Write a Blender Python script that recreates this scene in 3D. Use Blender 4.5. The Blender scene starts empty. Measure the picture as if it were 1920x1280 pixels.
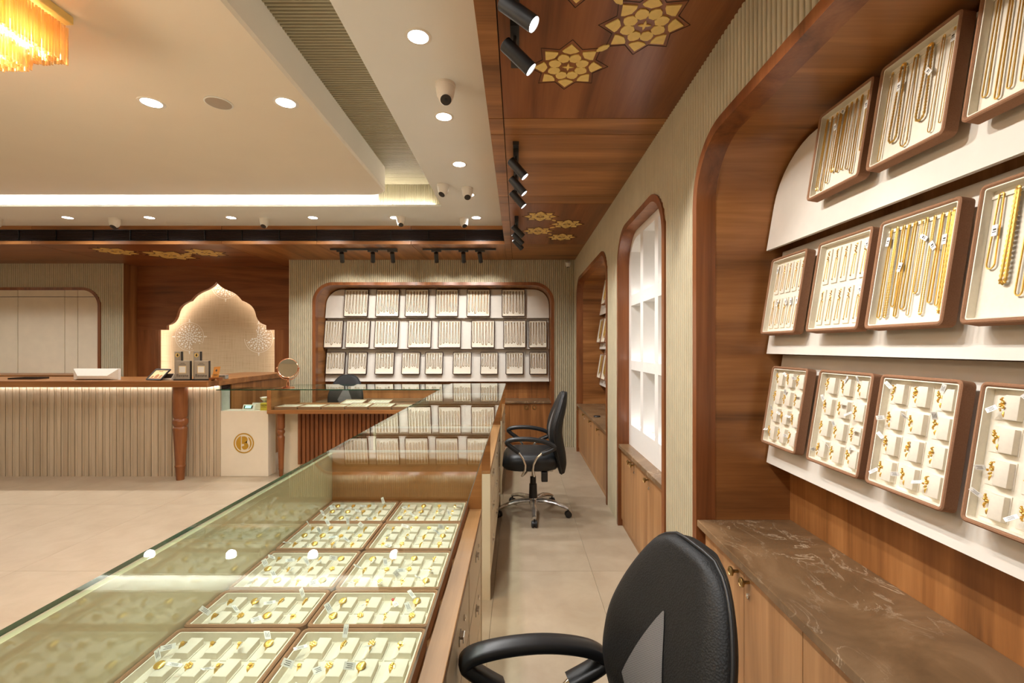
import bpy, math, random
from mathutils import Matrix, Vector
random.seed(7)
S = bpy.context.scene
C = S.collection
PI = math.pi

# ------------------------------------------------------------------ camera
F = 853.33            # focal length in pixels of the 1920 px frame (16 mm on 36 mm)
CAMZ = 1.40
cam = bpy.data.cameras.new('camera')
cam.sensor_width = 36.0
cam.lens = 16.0
cam.shift_x = -11 / 1920
cam.shift_y = 10 / 1920
cam.clip_start = 0.02
camo = bpy.data.objects.new('camera', cam)
camo.location = (0, 0, CAMZ)
camo.rotation_euler = (PI / 2, 0, 0)
C.objects.link(camo)
S.camera = camo

# ------------------------------------------------------------------ world, exposure
w = bpy.data.worlds.new('world')
w.use_nodes = True
w.node_tree.nodes['Background'].inputs[0].default_value = (1.0, 0.93, 0.82, 1)
w.node_tree.nodes['Background'].inputs[1].default_value = 0.15
S.world = w
vs = S.view_settings
vs.view_transform = 'Standard'
vs.look = 'None'
vs.exposure = 0.98
vs.gamma = 1.0
vs.use_curve_mapping = False
try:
    S.cycles.use_denoising = True
    S.cycles.max_bounces = 10
    S.cycles.transparent_max_bounces = 16
    S.cycles.sample_clamp_indirect = 6
    S.cycles.caustics_reflective = False
    S.cycles.caustics_refractive = False
except Exception:
    pass

DOWN_W = 34.0          # ceiling downlights
TRACK_W = 14.5         # track spots on the right-hand niches
BACK_W = 11.5          # track spots on the back display
WARM = (1.0, 0.86, 0.68)
NEUT = (1.0, 0.99, 0.975)


# ------------------------------------------------------------------ materials
def nodes_of(name):
    m = bpy.data.materials.new(name)
    m.use_nodes = True
    nt = m.node_tree
    return m, nt, nt.nodes['Principled BSDF']


def lk(nt, a, b):
    nt.links.new(a, b)


def coords(nt, scale=(1, 1, 1)):
    tc = nt.nodes.new('ShaderNodeTexCoord')
    mp = nt.nodes.new('ShaderNodeMapping')
    mp.inputs['Scale'].default_value = scale
    lk(nt, tc.outputs['Object'], mp.inputs['Vector'])
    return mp.outputs['Vector']


def ramp(nt, fac, stops):
    r = nt.nodes.new('ShaderNodeValToRGB')
    e = r.color_ramp.elements
    while len(e) < len(stops):
        e.new(0.5)
    for i, (p, c) in enumerate(stops):
        e[i].position = p
        e[i].color = (*c, 1)
    lk(nt, fac, r.inputs['Fac'])
    return r.outputs['Color']


def noise(nt, vec, scale, detail=3, rough=0.5, dist=0.0):
    n = nt.nodes.new('ShaderNodeTexNoise')
    n.inputs['Scale'].default_value = scale
    n.inputs['Detail'].default_value = detail
    n.inputs['Roughness'].default_value = rough
    n.inputs['Distortion'].default_value = dist
    if vec is not None:
        lk(nt, vec, n.inputs['Vector'])
    return n.outputs['Fac']


def bump(nt, p, fac, strength, dist=0.002):
    b = nt.nodes.new('ShaderNodeBump')
    b.inputs['Strength'].default_value = strength
    b.inputs['Distance'].default_value = dist
    lk(nt, fac, b.inputs['Height'])
    lk(nt, b.outputs['Normal'], p.inputs['Normal'])


def srgb(r, g, b):
    f = lambda c: (c / 255 / 12.92) if c / 255 <= 0.04045 else ((c / 255 + 0.055) / 1.055) ** 2.4
    return (f(r), f(g), f(b))


def plain(name, col, rough=0.5, metal=0.0, spec=0.5, var=0.06, scale=30, bmp=0.0, coat=0.0):
    m, nt, p = nodes_of(name)
    v = coords(nt)
    n = noise(nt, v, scale, 3)
    lo = tuple(max(0, c * (1 - var)) for c in col)
    hi = tuple(min(1, c * (1 + var)) for c in col)
    lk(nt, ramp(nt, n, [(0.3, lo), (0.7, hi)]), p.inputs['Base Color'])
    p.inputs['Roughness'].default_value = rough
    p.inputs['Metallic'].default_value = metal
    p.inputs['Specular IOR Level'].default_value = spec
    p.inputs['Coat Weight'].default_value = coat
    if bmp:
        bump(nt, p, n, bmp)
    return m


def emit(name, col, strength):
    m, nt, p = nodes_of(name)
    p.inputs['Base Color'].default_value = (0.8, 0.8, 0.8, 1)
    p.inputs['Emission Color'].default_value = (*col, 1)
    p.inputs['Emission Strength'].default_value = strength
    return m


def wood(name, axis, dark, mid, light, rough=0.35, fine=1.0):
    m, nt, p = nodes_of(name)
    sc = [7.0 * fine] * 3
    sc[axis] = 0.55 * fine
    tc = nt.nodes.new('ShaderNodeTexCoord')
    oi = nt.nodes.new('ShaderNodeObjectInfo')
    ad = nt.nodes.new('ShaderNodeVectorMath')
    ad.operation = 'MULTIPLY_ADD'
    ad.inputs[1].default_value = (1, 1, 1)
    mul = nt.nodes.new('ShaderNodeMath')
    mul.operation = 'MULTIPLY'
    mul.inputs[1].default_value = 9.0
    lk(nt, oi.outputs['Random'], mul.inputs[0])
    lk(nt, tc.outputs['Object'], ad.inputs[0])
    lk(nt, mul.outputs[0], ad.inputs[2])
    mp = nt.nodes.new('ShaderNodeMapping')
    mp.inputs['Scale'].default_value = sc
    lk(nt, ad.outputs[0], mp.inputs['Vector'])
    n1 = noise(nt, mp.outputs['Vector'], 1.0, 5, 0.55, 0.9)
    mp2 = nt.nodes.new('ShaderNodeMapping')
    sc2 = [90.0] * 3
    sc2[axis] = 3.0
    mp2.inputs['Scale'].default_value = sc2
    lk(nt, ad.outputs[0], mp2.inputs['Vector'])
    n2 = noise(nt, mp2.outputs['Vector'], 1.0, 3, 0.6)
    mx = nt.nodes.new('ShaderNodeMath')
    mx.operation = 'MULTIPLY_ADD'
    mx.inputs[1].default_value = 0.22
    lk(nt, n2, mx.inputs[0])
    lk(nt, n1, mx.inputs[2])
    col = ramp(nt, mx.outputs[0], [(0.38, dark), (0.6, mid), (0.85, light)])
    lk(nt, col, p.inputs['Base Color'])
    p.inputs['Roughness'].default_value = rough
    p.inputs['Specular IOR Level'].default_value = 0.45
    bump(nt, p, n2, 0.08, 0.001)
    return m


WD, WM, WL = srgb(106, 66, 33), srgb(150, 98, 53), srgb(184, 128, 75)
M = {}
for i, a in enumerate('xyz'):
    M['wood_' + a] = wood('teak_veneer_' + a, i, WD, WM, WL)
    M['dwood_' + a] = wood('red_teak_' + a, i, srgb(98, 54, 26), srgb(132, 78, 42), srgb(158, 100, 58), 0.3)
    M['lwood_' + a] = wood('light_teak_' + a, i, srgb(132, 92, 56), srgb(164, 120, 78), srgb(190, 146, 100), 0.4)
M['groove'] = plain('dark_groove', srgb(48, 26, 14), 0.7)
M['paint'] = plain('ceiling_paint', srgb(229, 231, 228), 0.7, spec=0.2, var=0.012, scale=4)
M['paint_panel'] = plain('warm_ceiling_paint', srgb(226, 217, 200), 0.75, spec=0.2, var=0.012, scale=3)
M['flute'] = plain('fluted_panel', srgb(192, 182, 155), 0.55, spec=0.3, var=0.05, scale=12)
M['rib'] = plain('ribbed_ceiling', srgb(164, 154, 126), 0.55, spec=0.3, var=0.04, scale=9)
M['cream'] = plain('cream_laminate', srgb(226, 214, 190), 0.5, spec=0.3, var=0.03, scale=8)
M['block'] = plain('cream_stone', srgb(232, 222, 204), 0.5, spec=0.3, var=0.03, scale=6)
M['slat'] = wood('pale_slat', 2, srgb(172, 154, 130), srgb(192, 174, 150), srgb(206, 190, 166), 0.5)
M['board'] = plain('display_board', srgb(226, 220, 210), 0.7, spec=0.2, var=0.02, scale=18)
M['velvet'] = plain('brown_velvet', srgb(152, 114, 88), 0.9, spec=0.1, var=0.07, scale=260, bmp=0.25)
M['suede'] = plain('cream_suede', srgb(233, 226, 209), 0.85, spec=0.1, var=0.03, scale=120, bmp=0.1)
M['suede2'] = plain('pale_pad_suede', srgb(227, 219, 203), 0.85, spec=0.1, var=0.03, scale=90, bmp=0.12)
M['gold'] = plain('polished_gold', (0.94, 0.62, 0.16), 0.28, 0.85, var=0.08, scale=300)
M['gold2'] = plain('pale_gold', (0.93, 0.68, 0.30), 0.3, 1.0, var=0.12, scale=220)
M['goldleaf'] = plain('gold_inlay', srgb(236, 204, 122), 0.5, 0.1, var=0.05, scale=40)
M['emblem'] = plain('emblem_gold', srgb(198, 152, 50), 0.4, 0.3, var=0.05)
M['clear'] = plain('clear_crystal', (0.95, 0.9, 0.82), 0.08, 0.6, var=0.2, scale=60)
M['brass'] = plain('antique_brass', (0.42, 0.29, 0.12), 0.35, 1.0, var=0.1, scale=50)
M['chrome'] = plain('chrome', (0.78, 0.77, 0.75), 0.14, 1.0, var=0.04, scale=20)
M['steel'] = plain('wrapped_steel', (0.62, 0.60, 0.57), 0.28, 0.9, var=0.25, scale=35, bmp=0.4)
M['black'] = plain('black_plastic', srgb(30, 30, 31), 0.38, var=0.1, scale=40)
M['spotblack'] = plain('black_powder_coat', srgb(34, 33, 32), 0.42, var=0.06, scale=60)
M['fabric'] = plain('black_leatherette', srgb(18, 20, 22), 0.42, var=0.1, scale=60, bmp=0.08)
M['white'] = plain('white_plastic', srgb(228, 224, 214), 0.4, var=0.02)
M['lattice'] = plain('white_lacquer', srgb(236, 234, 230), 0.4, var=0.01)
M['tag'] = plain('white_tag', srgb(238, 238, 234), 0.6, var=0.02)
M['ink'] = plain('dark_ink', srgb(58, 52, 46), 0.6)
M['red'] = plain('ruby', (0.45, 0.01, 0.05), 0.1, var=0.1)
M['copper'] = plain('rose_copper', (0.86, 0.42, 0.26), 0.2, 1.0, var=0.05)
M['card'] = plain('copper_card', srgb(222, 150, 72), 0.35, 0.4, var=0.05)
M['grey'] = plain('champagne_acrylic', srgb(178, 168, 154), 0.35, 0.2, var=0.03)
M['dark'] = plain('dark_acrylic', srgb(42, 34, 30), 0.3, var=0.1)
M['olive'] = plain('olive_glass_back', srgb(214, 208, 172), 0.05, spec=1.0, var=0.03, scale=3, coat=1.0)
M['duct'] = plain('grille_black', srgb(13, 18, 22), 0.3, 0.0, var=0.1)
M['lens_on'] = emit('lamp_lens', NEUT, 14)
M['down_on'] = emit('downlight_disc', NEUT, 10)
M['led'] = emit('led_strip', (1.0, 0.97, 0.93), 30)
M['led_soft'] = emit('led_strip_soft', (1.0, 0.94, 0.86), 2.5)
M['led_warm'] = emit('chandelier_bulb', (1.0, 0.84, 0.62), 22)
M['green_on'] = emit('green_display', (0.05, 0.75, 0.45), 1.2)
M['yellow'] = plain('yellow_card_box', srgb(222, 200, 62), 0.6, var=0.08)
M['greenedge'] = plain('green_glass_edge', srgb(22, 74, 54), 0.12, spec=0.8, var=0.5, scale=6)
M['led_cub'] = emit('cubby_led', (1.0, 0.98, 0.96), 5.5)
M['led_desk'] = emit('desk_led', (1.0, 0.95, 0.88), 9)
M['halo'] = emit('halo_led', (1.0, 0.93, 0.85), 13)
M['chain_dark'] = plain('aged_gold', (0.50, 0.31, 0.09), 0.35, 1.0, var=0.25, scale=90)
M['tray_dark'] = plain('dark_brown_rim', srgb(74, 52, 40), 0.85, var=0.08, scale=120)
M['paleedge'] = plain('pale_glass_edge', srgb(196, 200, 192), 0.2, spec=0.8, var=0.2, scale=6)


def mesh_fabric():
    m, nt, p = nodes_of('black_mesh_fabric')
    v = coords(nt, (1, 1, 1))
    t = nt.nodes.new('ShaderNodeTexVoronoi')
    t.inputs['Scale'].default_value = 260
    lk(nt, v, t.inputs['Vector'])
    lk(nt, ramp(nt, t.outputs['Distance'], [(0.2, srgb(26, 28, 29)), (0.6, srgb(12, 13, 14))]), p.inputs['Base Color'])
    p.inputs['Roughness'].default_value = 0.55
    p.inputs['Specular IOR Level'].default_value = 0.4
    bump(nt, p, t.outputs['Distance'], 0.5, 0.001)
    return m


def sheer_mesh():
    m, nt, p = nodes_of('sheer_mesh')
    v = coords(nt)
    t = nt.nodes.new('ShaderNodeTexWave')
    t.inputs['Scale'].default_value = 190
    t.bands_direction = 'DIAGONAL'
    lk(nt, v, t.inputs['Vector'])
    lk(nt, ramp(nt, t.outputs['Fac'], [(0.35, srgb(46, 48, 50)), (0.65, srgb(140, 138, 135))]), p.inputs['Base Color'])
    p.inputs['Roughness'].default_value = 0.6
    return m


def marble():
    m, nt, p = nodes_of('brown_marble')
    v = coords(nt, (1, 1, 1))
    n = noise(nt, v, 3.2, 8, 0.62, 1.2)
    base = ramp(nt, n, [(0.3, srgb(94, 71, 48)), (0.5, srgb(118, 91, 63)), (0.72, srgb(146, 116, 84))])
    v2 = coords(nt, (2.6, 1.2, 1.0))
    n2 = noise(nt, v2, 3.0, 8, 0.62, 1.3)
    sub = nt.nodes.new('ShaderNodeMath'); sub.operation = 'SUBTRACT'; sub.inputs[1].default_value = 0.5
    ab = nt.nodes.new('ShaderNodeMath'); ab.operation = 'ABSOLUTE'
    lk(nt, n2, sub.inputs[0]); lk(nt, sub.outputs[0], ab.inputs[0])
    n3 = noise(nt, v, 2.0, 4, 0.5)
    gate = ramp(nt, n3, [(0.45, (0, 0, 0)), (0.62, (1, 1, 1))])
    vein = ramp(nt, ab.outputs[0], [(0.0, (0.8, 0.8, 0.8)), (0.014, (0, 0, 0))])
    ml = nt.nodes.new('ShaderNodeMath'); ml.operation = 'MULTIPLY'
    lk(nt, gate, ml.inputs[0]); lk(nt, vein, ml.inputs[1])
    mix = nt.nodes.new('ShaderNodeMix'); mix.data_type = 'RGBA'
    lk(nt, ml.outputs[0], mix.inputs['Factor'])
    lk(nt, base, mix.inputs['A'])
    mix.inputs['B'].default_value = (*srgb(226, 206, 176), 1)
    lk(nt, mix.outputs['Result'], p.inputs['Base Color'])
    p.inputs['Roughness'].default_value = 0.32
    return m


def tile():
    m, nt, p = nodes_of('beige_floor_tile')
    v = coords(nt)
    n = noise(nt, v, 5.0, 6, 0.6, 0.4)
    n2 = noise(nt, v, 60.0, 3, 0.6)
    lk(nt, ramp(nt, n, [(0.25, srgb(164, 146, 123)), (0.5, srgb(173, 156, 133)), (0.8, srgb(182, 166, 144))]), p.inputs['Base Color'])
    p.inputs['Roughness'].default_value = 0.34
    p.inputs['Specular IOR Level'].default_value = 0.35
    bump(nt, p, n2, 0.03, 0.001)
    return m


def linen():
    m, nt, p = nodes_of('cream_linen')
    v = coords(nt, (1, 1, 1))
    a = coords(nt, (3, 3, 160)); b = coords(nt, (160, 3, 3))
    n1 = noise(nt, a, 1.0, 2); n2 = noise(nt, b, 1.0, 2)
    ml = nt.nodes.new('ShaderNodeMath'); ml.operation = 'ADD'
    lk(nt, n1, ml.inputs[0]); lk(nt, n2, ml.inputs[1])
    lk(nt, ramp(nt, ml.outputs[0], [(0.8, srgb(198, 170, 130)), (1.0, srgb(214, 190, 152))]), p.inputs['Base Color'])
    p.inputs['Roughness'].default_value = 0.8
    return m


def glass(name, tint, refl=1.0):
    """thin pane: clear with a light tint, Fresnel-weighted mirror reflection"""
    m = bpy.data.materials.new(name)
    m.use_nodes = True
    nt = m.node_tree
    nt.nodes.clear()
    out = nt.nodes.new('ShaderNodeOutputMaterial')
    tr = nt.nodes.new('ShaderNodeBsdfTransparent')
    v = coords(nt)
    n = noise(nt, v, 2.0, 2)
    lk(nt, ramp(nt, n, [(0.0, tint), (1.0, tuple(min(1, c * 1.01) for c in tint))]), tr.inputs['Color'])
    gl = nt.nodes.new('ShaderNodeBsdfGlossy')
    gl.inputs['Roughness'].default_value = 0.0
    gl.inputs['Color'].default_value = (0.97, 1.0, 0.98, 1)
    geo = nt.nodes.new('ShaderNodeNewGeometry')
    dot = nt.nodes.new('ShaderNodeVectorMath'); dot.operation = 'DOT_PRODUCT'
    lk(nt, geo.outputs['Normal'], dot.inputs[0]); lk(nt, geo.outputs['Incoming'], dot.inputs[1])
    ab = nt.nodes.new('ShaderNodeMath'); ab.operation = 'ABSOLUTE'; lk(nt, dot.outputs['Value'], ab.inputs[0])
    one = nt.nodes.new('ShaderNodeMath'); one.operation = 'SUBTRACT'; one.inputs[0].default_value = 1.0
    lk(nt, ab.outputs[0], one.inputs[1])
    pw = nt.nodes.new('ShaderNodeMath'); pw.operation = 'POWER'; pw.inputs[1].default_value = 5.0
    lk(nt, one.outputs[0], pw.inputs[0])
    ma = nt.nodes.new('ShaderNodeMath'); ma.operation = 'MULTIPLY_ADD'
    ma.inputs[1].default_value = 0.957 * refl; ma.inputs[2].default_value = 0.043 * refl
    lk(nt, pw.outputs[0], ma.inputs[0])
    mx = nt.nodes.new('ShaderNodeMixShader')
    lk(nt, ma.outputs[0], mx.inputs[0]); lk(nt, tr.outputs[0], mx.inputs[1]); lk(nt, gl.outputs[0], mx.inputs[2])
    lk(nt, mx.outputs[0], out.inputs['Surface'])
    return m


def crystal():
    m = bpy.data.materials.new('amber_crystal')
    m.use_nodes = True
    nt = m.node_tree
    nt.nodes.clear()
    out = nt.nodes.new('ShaderNodeOutputMaterial')
    a = nt.nodes.new('ShaderNodeBsdfTransparent')
    v = coords(nt)
    lk(nt, ramp(nt, noise(nt, v, 90, 2), [(0.3, (1.0, 0.74, 0.42)), (0.7, (1.0, 0.92, 0.72))]), a.inputs['Color'])
    b = nt.nodes.new('ShaderNodeBsdfTranslucent'); b.inputs['Color'].default_value = (0.98, 0.76, 0.42, 1)
    g = nt.nodes.new('ShaderNodeBsdfGlossy'); g.inputs['Roughness'].default_value = 0.08
    x = nt.nodes.new('ShaderNodeMixShader'); x.inputs[0].default_value = 0.55
    y = nt.nodes.new('ShaderNodeMixShader'); y.inputs[0].default_value = 0.2
    lk(nt, a.outputs[0], x.inputs[1]); lk(nt, b.outputs[0], x.inputs[2])
    lk(nt, x.outputs[0], y.inputs[1]); lk(nt, g.outputs[0], y.inputs[2])
    lk(nt, y.outputs[0], out.inputs['Surface'])
    return m


M['mesh'] = mesh_fabric()
M['sheer'] = sheer_mesh()
M['marble'] = marble()
M['tile'] = tile()
M['linen'] = linen()
M['glass'] = glass('clear_counter_glass', (0.95, 0.985, 0.95))
M['glass_v'] = glass('front_glass', (0.95, 0.98, 0.95))
M['crystal'] = crystal()
m_, nt_, p_ = nodes_of('mirror_silver')
lk(nt_, ramp(nt_, noise(nt_, coords(nt_), 3), [(0.2, (0.86, 0.85, 0.8)), (0.8, (0.9, 0.89, 0.85))]), p_.inputs['Base Color'])
p_.inputs['Metallic'].default_value = 1.0
p_.inputs['Roughness'].default_value = 0.03
M['mirror'] = m_


# ------------------------------------------------------------------ mesh helpers
WORLD = {}


class MB:
    def __init__(s):
        s.v = []; s.f = []; s.m = []

    def add(s, vs_, fs, mi=0):
        o = len(s.v)
        s.v += [Vector(p) for p in vs_]
        s.f += [tuple(i + o for i in f) for f in fs]
        s.m += [mi] * len(fs)
        return s

    def box(s, x0, x1, y0, y1, z0, z1, mi=0):
        p = [(x0, y0, z0), (x1, y0, z0), (x1, y1, z0), (x0, y1, z0), (x0, y0, z1), (x1, y0, z1), (x1, y1, z1), (x0, y1, z1)]
        return s.add(p, [(0, 3, 2, 1), (4, 5, 6, 7), (0, 1, 5, 4), (1, 2, 6, 5), (2, 3, 7, 6), (3, 0, 4, 7)], mi)

    def prism(s, poly, lo, hi, fn, mi=0):
        """extrude 2-D polygon (a,b) from lo to hi; fn(a,b,t) -> xyz"""
        n = len(poly)
        p = [fn(a, b, lo) for a, b in poly] + [fn(a, b, hi) for a, b in poly]
        fs = [tuple(reversed(range(n))), tuple(range(n, 2 * n))]
        fs += [(i, (i + 1) % n, n + (i + 1) % n, n + i) for i in range(n)]
        return s.add(p, fs, mi)

    def sweep(s, rings, closed=False, cap=True, mi=0):
        """rings: list of equal-length vertex loops"""
        n = len(rings[0]); k = len(rings)
        p = [q for r in rings for q in r]
        fs = []
        for i in range(k if closed else k - 1):
            j = (i + 1) % k
            for a in range(n):
                b = (a + 1) % n
                fs.append((i * n + a, i * n + b, j * n + b, j * n + a))
        if cap and not closed:
            fs.append(tuple(reversed(range(n))))
            fs.append(tuple(range((k - 1) * n, k * n)))
        return s.add(p, fs, mi)

    def tube(s, pts, rad, n=8, closed=False, mi=0, flat=None):
        pts = [Vector(p) for p in pts]
        k = len(pts)
        rads = rad if isinstance(rad, (list, tuple)) else [rad] * k
        rings = []
        up = Vector((0, 0, 1))
        prev = None
        for i, p in enumerate(pts):
            a = pts[i - 1] if (i > 0 or closed) else p
            b = pts[(i + 1) % k] if (i < k - 1 or closed) else p
            t = (b - a)
            if t.length < 1e-9:
                t = Vector((0, 0, 1))
            t.normalize()
            if prev is None:
                u = t.cross(up)
                if u.length < 1e-4:
                    u = t.cross(Vector((0, 1, 0)))
                u.normalize()
            else:
                u = prev - t * prev.dot(t)
                if u.length < 1e-6:
                    u = t.cross(up)
                u.normalize()
            prev = u
            v = t.cross(u)
            fl = flat or 1.0
            rings.append([p + (u * math.cos(2 * PI * q / n) + v * math.sin(2 * PI * q / n) * fl) * rads[i] for q in range(n)])
        return s.sweep(rings, closed, True, mi)

    def lathe(s, prof, n=24, c=(0, 0, 0), mi=0, ax='z', cap=True):
        rings = []
        for r, h in prof:
            ring = []
            for q in range(n):
                a = 2 * PI * q / n
                x, y = r * math.cos(a), r * math.sin(a)
                if ax == 'z':
                    ring.append((c[0] + x, c[1] + y, c[2] + h))
                elif ax == 'y':
                    ring.append((c[0] + x, c[1] + h, c[2] - y))
                else:
                    ring.append((c[0] + h, c[1] + x, c[2] + y))
            rings.append(ring)
        return s.sweep(rings, False, cap, mi)

    def xf(s, mat):
        s.v = [mat @ p for p in s.v]
        return s

    def mesh(s, name, mats, smooth=None):
        me = bpy.data.meshes.new(name)
        me.from_pydata([tuple(p) for p in s.v], [], s.f)
        for m in (mats if isinstance(mats, (list, tuple)) else [mats]):
            me.materials.append(M[m])
        if any(s.m):
            me.polygons.foreach_set('material_index', s.m)
        if smooth:
            me.polygons.foreach_set('use_smooth', [True] * len(s.f))
            me.update()
            try:
                me.set_sharp_from_angle(angle=math.radians(smooth))
            except Exception:
                pass
        me.update()
        return me

    def build(s, name, mats, parent=None, smooth=None, world=False, bevel=0):
        if world and parent is not None and parent.name in WORLD:
            inv = WORLD[parent.name].inverted()
            s.v = [inv @ p for p in s.v]
        o = bpy.data.objects.new(name, s.mesh(name, mats, smooth))
        C.objects.link(o)
        if parent is not None:
            o.parent = parent
            if parent.name in WORLD:
                WORLD[o.name] = WORLD[parent.name]
        else:
            WORLD[o.name] = Matrix.Identity(4)
        if bevel:
            b = o.modifiers.new('bevel', 'BEVEL')
            b.width = bevel; b.segments = 2; b.limit_method = 'ANGLE'
        return o


def inst(me, name, parent=None, mat=None):
    o = bpy.data.objects.new(name, me)
    C.objects.link(o)
    if parent is not None:
        o.parent = parent
    if mat is not None:
        o.matrix_basis = mat
    return o


def tag(o, label=None, cat=None, group=None, kind=None):
    if label: o['label'] = label
    if cat: o['category'] = cat
    if group: o['group'] = group
    if kind: o['kind'] = kind
    return o


def thing(name, label, cat, loc=(0, 0, 0), mat=None, group=None):
    o = bpy.data.objects.new(name, None)
    o.empty_display_size = 0.05
    C.objects.link(o)
    mw = mat if mat is not None else Matrix.Translation(loc)
    o.matrix_basis = mw
    WORLD[o.name] = mw.copy()
    return tag(o, label, cat, group)


def struct(name, mb, mats, label=None, smooth=None):
    o = mb.build(name, mats, None, smooth)
    o['kind'] = 'structure'
    if label: o['label'] = label
    return o


def light(name, kind, loc, energy, col, parent=None, aim=None, size=0.05, spot=60, blend=0.6, local=None):
    l = bpy.data.lights.new(name, kind)
    l.energy = energy; l.color = col
    if kind == 'SPOT':
        l.spot_size = math.radians(spot); l.spot_blend = blend; l.shadow_soft_size = size
    elif kind == 'POINT':
        l.shadow_soft_size = size
    o = bpy.data.objects.new(name, l)
    C.objects.link(o)
    mw = Matrix.Translation(loc)
    if aim is not None:
        d = Vector(aim) - Vector(loc)
        mw = mw @ d.to_track_quat('-Z', 'Y').to_matrix().to_4x4()
    if parent is not None:
        o.parent = parent
        o.matrix_basis = WORLD[parent.name].inverted() @ mw
    else:
        o.matrix_basis = mw
    return o


ORD = ['first', 'second', 'third', 'fourth', 'fifth', 'sixth', 'seventh', 'eighth', 'ninth', 'tenth', 'eleventh', 'twelfth', 'thirteenth', 'fourteenth']


def rrect(x0, x1, y0, y1, r, n=4):
    pts = []
    for cx, cy, a0 in ((x1 - r, y0 + r, -PI / 2), (x1 - r, y1 - r, 0), (x0 + r, y1 - r, PI / 2), (x0 + r, y0 + r, PI)):
        for i in range(n + 1):
            a = a0 + PI / 2 * i / n
            pts.append((cx + r * math.cos(a), cy + r * math.sin(a)))
    return pts


def circ(r, n=24, c=(0, 0)):
    return [(c[0] + r * math.cos(2 * PI * i / n), c[1] + r * math.sin(2 * PI * i / n)) for i in range(n)]


XY = lambda a, b, t: (a, b, t)
XZ = lambda a, b, t: (a, t, b)
YZ = lambda a, b, t: (t, a, b)


def text_mb(txt, size, fn, depth=0.0006):
    """lettering as a mesh; fn(a,b,t) places it, centred on the origin of (a,b)"""
    cu = bpy.data.curves.new('lettering', 'FONT')
    cu.body = txt; cu.size = size; cu.align_x = 'CENTER'; cu.align_y = 'CENTER'; cu.extrude = depth / 2
    cu.resolution_u = 3
    o = bpy.data.objects.new('lettering', cu)
    C.objects.link(o)
    dg = bpy.context.evaluated_depsgraph_get()
    me = o.evaluated_get(dg).to_mesh()
    mb = MB()
    mb.add([fn(v.co.x, v.co.y, v.co.z) for v in me.vertices], [tuple(p.vertices) for p in me.polygons])
    o.evaluated_get(dg).to_mesh_clear()
    bpy.data.objects.remove(o)
    bpy.data.curves.remove(cu)
    return mb


# ------------------------------------------------------------------ key dimensions (metres; y is away from the camera)
WALLX = 0.80          # right-hand wall plane
BACKY = 6.35          # back wall plane
WOODZ = 2.613         # wooden ceiling
CEILZ = 2.83          # white ceiling
RIBZ = 3.10
XL, YF = -8.2, -3.0   # far left wall, wall behind the camera
ARCHZ, ARCHR = 2.30, 0.28
FR_T, FR_P = 0.042, 0.015

# ================================================================== SETTING
# floor with tiles
fl = struct('floor', MB().box(XL, 1.4, YF, 7.3, -0.06, -0.008), 'groove', 'beige tiled shop floor')
tile_me = MB().prism(rrect(0.0008, 0.5992, 0.0008, 1.1992, 0.002, 1), -0.008, 0.0, XY).mesh('tile', 'tile')
for i in range(-15, 2):
    for j in range(-5, 4):
        x, y = 0.462 + 0.6 * (i - 1), 2.843 + 1.2 * (j - 0)
        if x > 0.9 or y > 7.2 or y < YF - 0.6:
            continue
        inst(tile_me, 'tile', fl, Matrix.Translation((x, y, 0)))

# outer shell
struct('wall_left', MB().box(XL - 0.1, XL, YF, 7.3, 0, 3.4), 'cream', 'plain cream wall on the left of the shop')
struct('wall_front', MB().box(XL, 1.5, YF - 0.1, YF, 0, 3.4), 'cream', 'plain wall behind the camera')


# ---- fluted walls
def arch_top(s, s0, s1, ztop, r):
    if s <= s0 or s >= s1:
        return None
    d = min(s - s0, s1 - s)
    if d >= r:
        return ztop
    return ztop - r + math.sqrt(max(0, r * r - (r - d) ** 2))


def flutes(mb, s0, s1, pitch, openings, zmax, fn, bulge=0.016):
    n = max(1, round((s1 - s0) / pitch))
    pt = (s1 - s0) / n
    prof = [(0.0, 0.0), (0.22, 0.0), (0.26, 0.75), (0.38, 0.96), (0.61, 1.0), (0.84, 0.96), (0.96, 0.75), (1.0, 0.0)]
    for i in range(n):
        a = s0 + i * pt
        z0 = 0.0
        for (o0, o1, ot, r) in openings:
            t = arch_top(a + pt / 2, o0, o1, ot, r)
            if t is not None:
                z0 = t
        vs_ = []
        for u, h in prof:
            vs_.append(fn(a + u * pt, h * bulge, z0)); vs_.append(fn(a + u * pt, h * bulge, zmax))
        mb.add(vs_, [(2 * k, 2 * k + 2, 2 * k + 3, 2 * k + 1) for k in range(len(prof) - 1)])


NEAR, MID, FAR = (-0.02, 2.046), (2.446, 3.61), (4.03, 6.13)
sh = 0.02
op_r = [(a + sh, b - sh, ARCHZ - sh, ARCHR - sh) for a, b in (NEAR, MID, FAR)]
mb = MB()
flutes(mb, YF, BACKY, 0.0275, op_r, WOODZ + 0.02, lambda s_, o_, z_: (WALLX + 0.010 - o_, s_, z_))
wr = struct('wall_right', mb, 'flute', 'beige fluted wall with three arched niches', 50)
BN = (-2.86, 0.505)
mb = MB()
flutes(mb, -3.17, WALLX, 0.0275, [(BN[0] + sh, BN[1] - sh, ARCHZ - sh, ARCHR - sh)], WOODZ + 0.02, lambda s_, o_, z_: (s_, BACKY + 0.010 - o_, z_))
mb.box(-3.19, -3.17, BACKY - 0.006, 7.1, 0, WOODZ + 0.02)
wb = struct('wall_back', mb, 'flute', 'beige fluted wall behind the back display', 50)
LA = (-9.0, -6.07)
mb = MB()
flutes(mb, XL, -5.744, 0.0275, [(LA[0], LA[1] - sh, 2.265 - sh, 0.27)], WOODZ + 0.02, lambda s_, o_, z_: (s_, 6.64 - o_, z_))
struct('wall_back_left', mb, 'flute', 'beige fluted wall behind the reception desk', 50)


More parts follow.
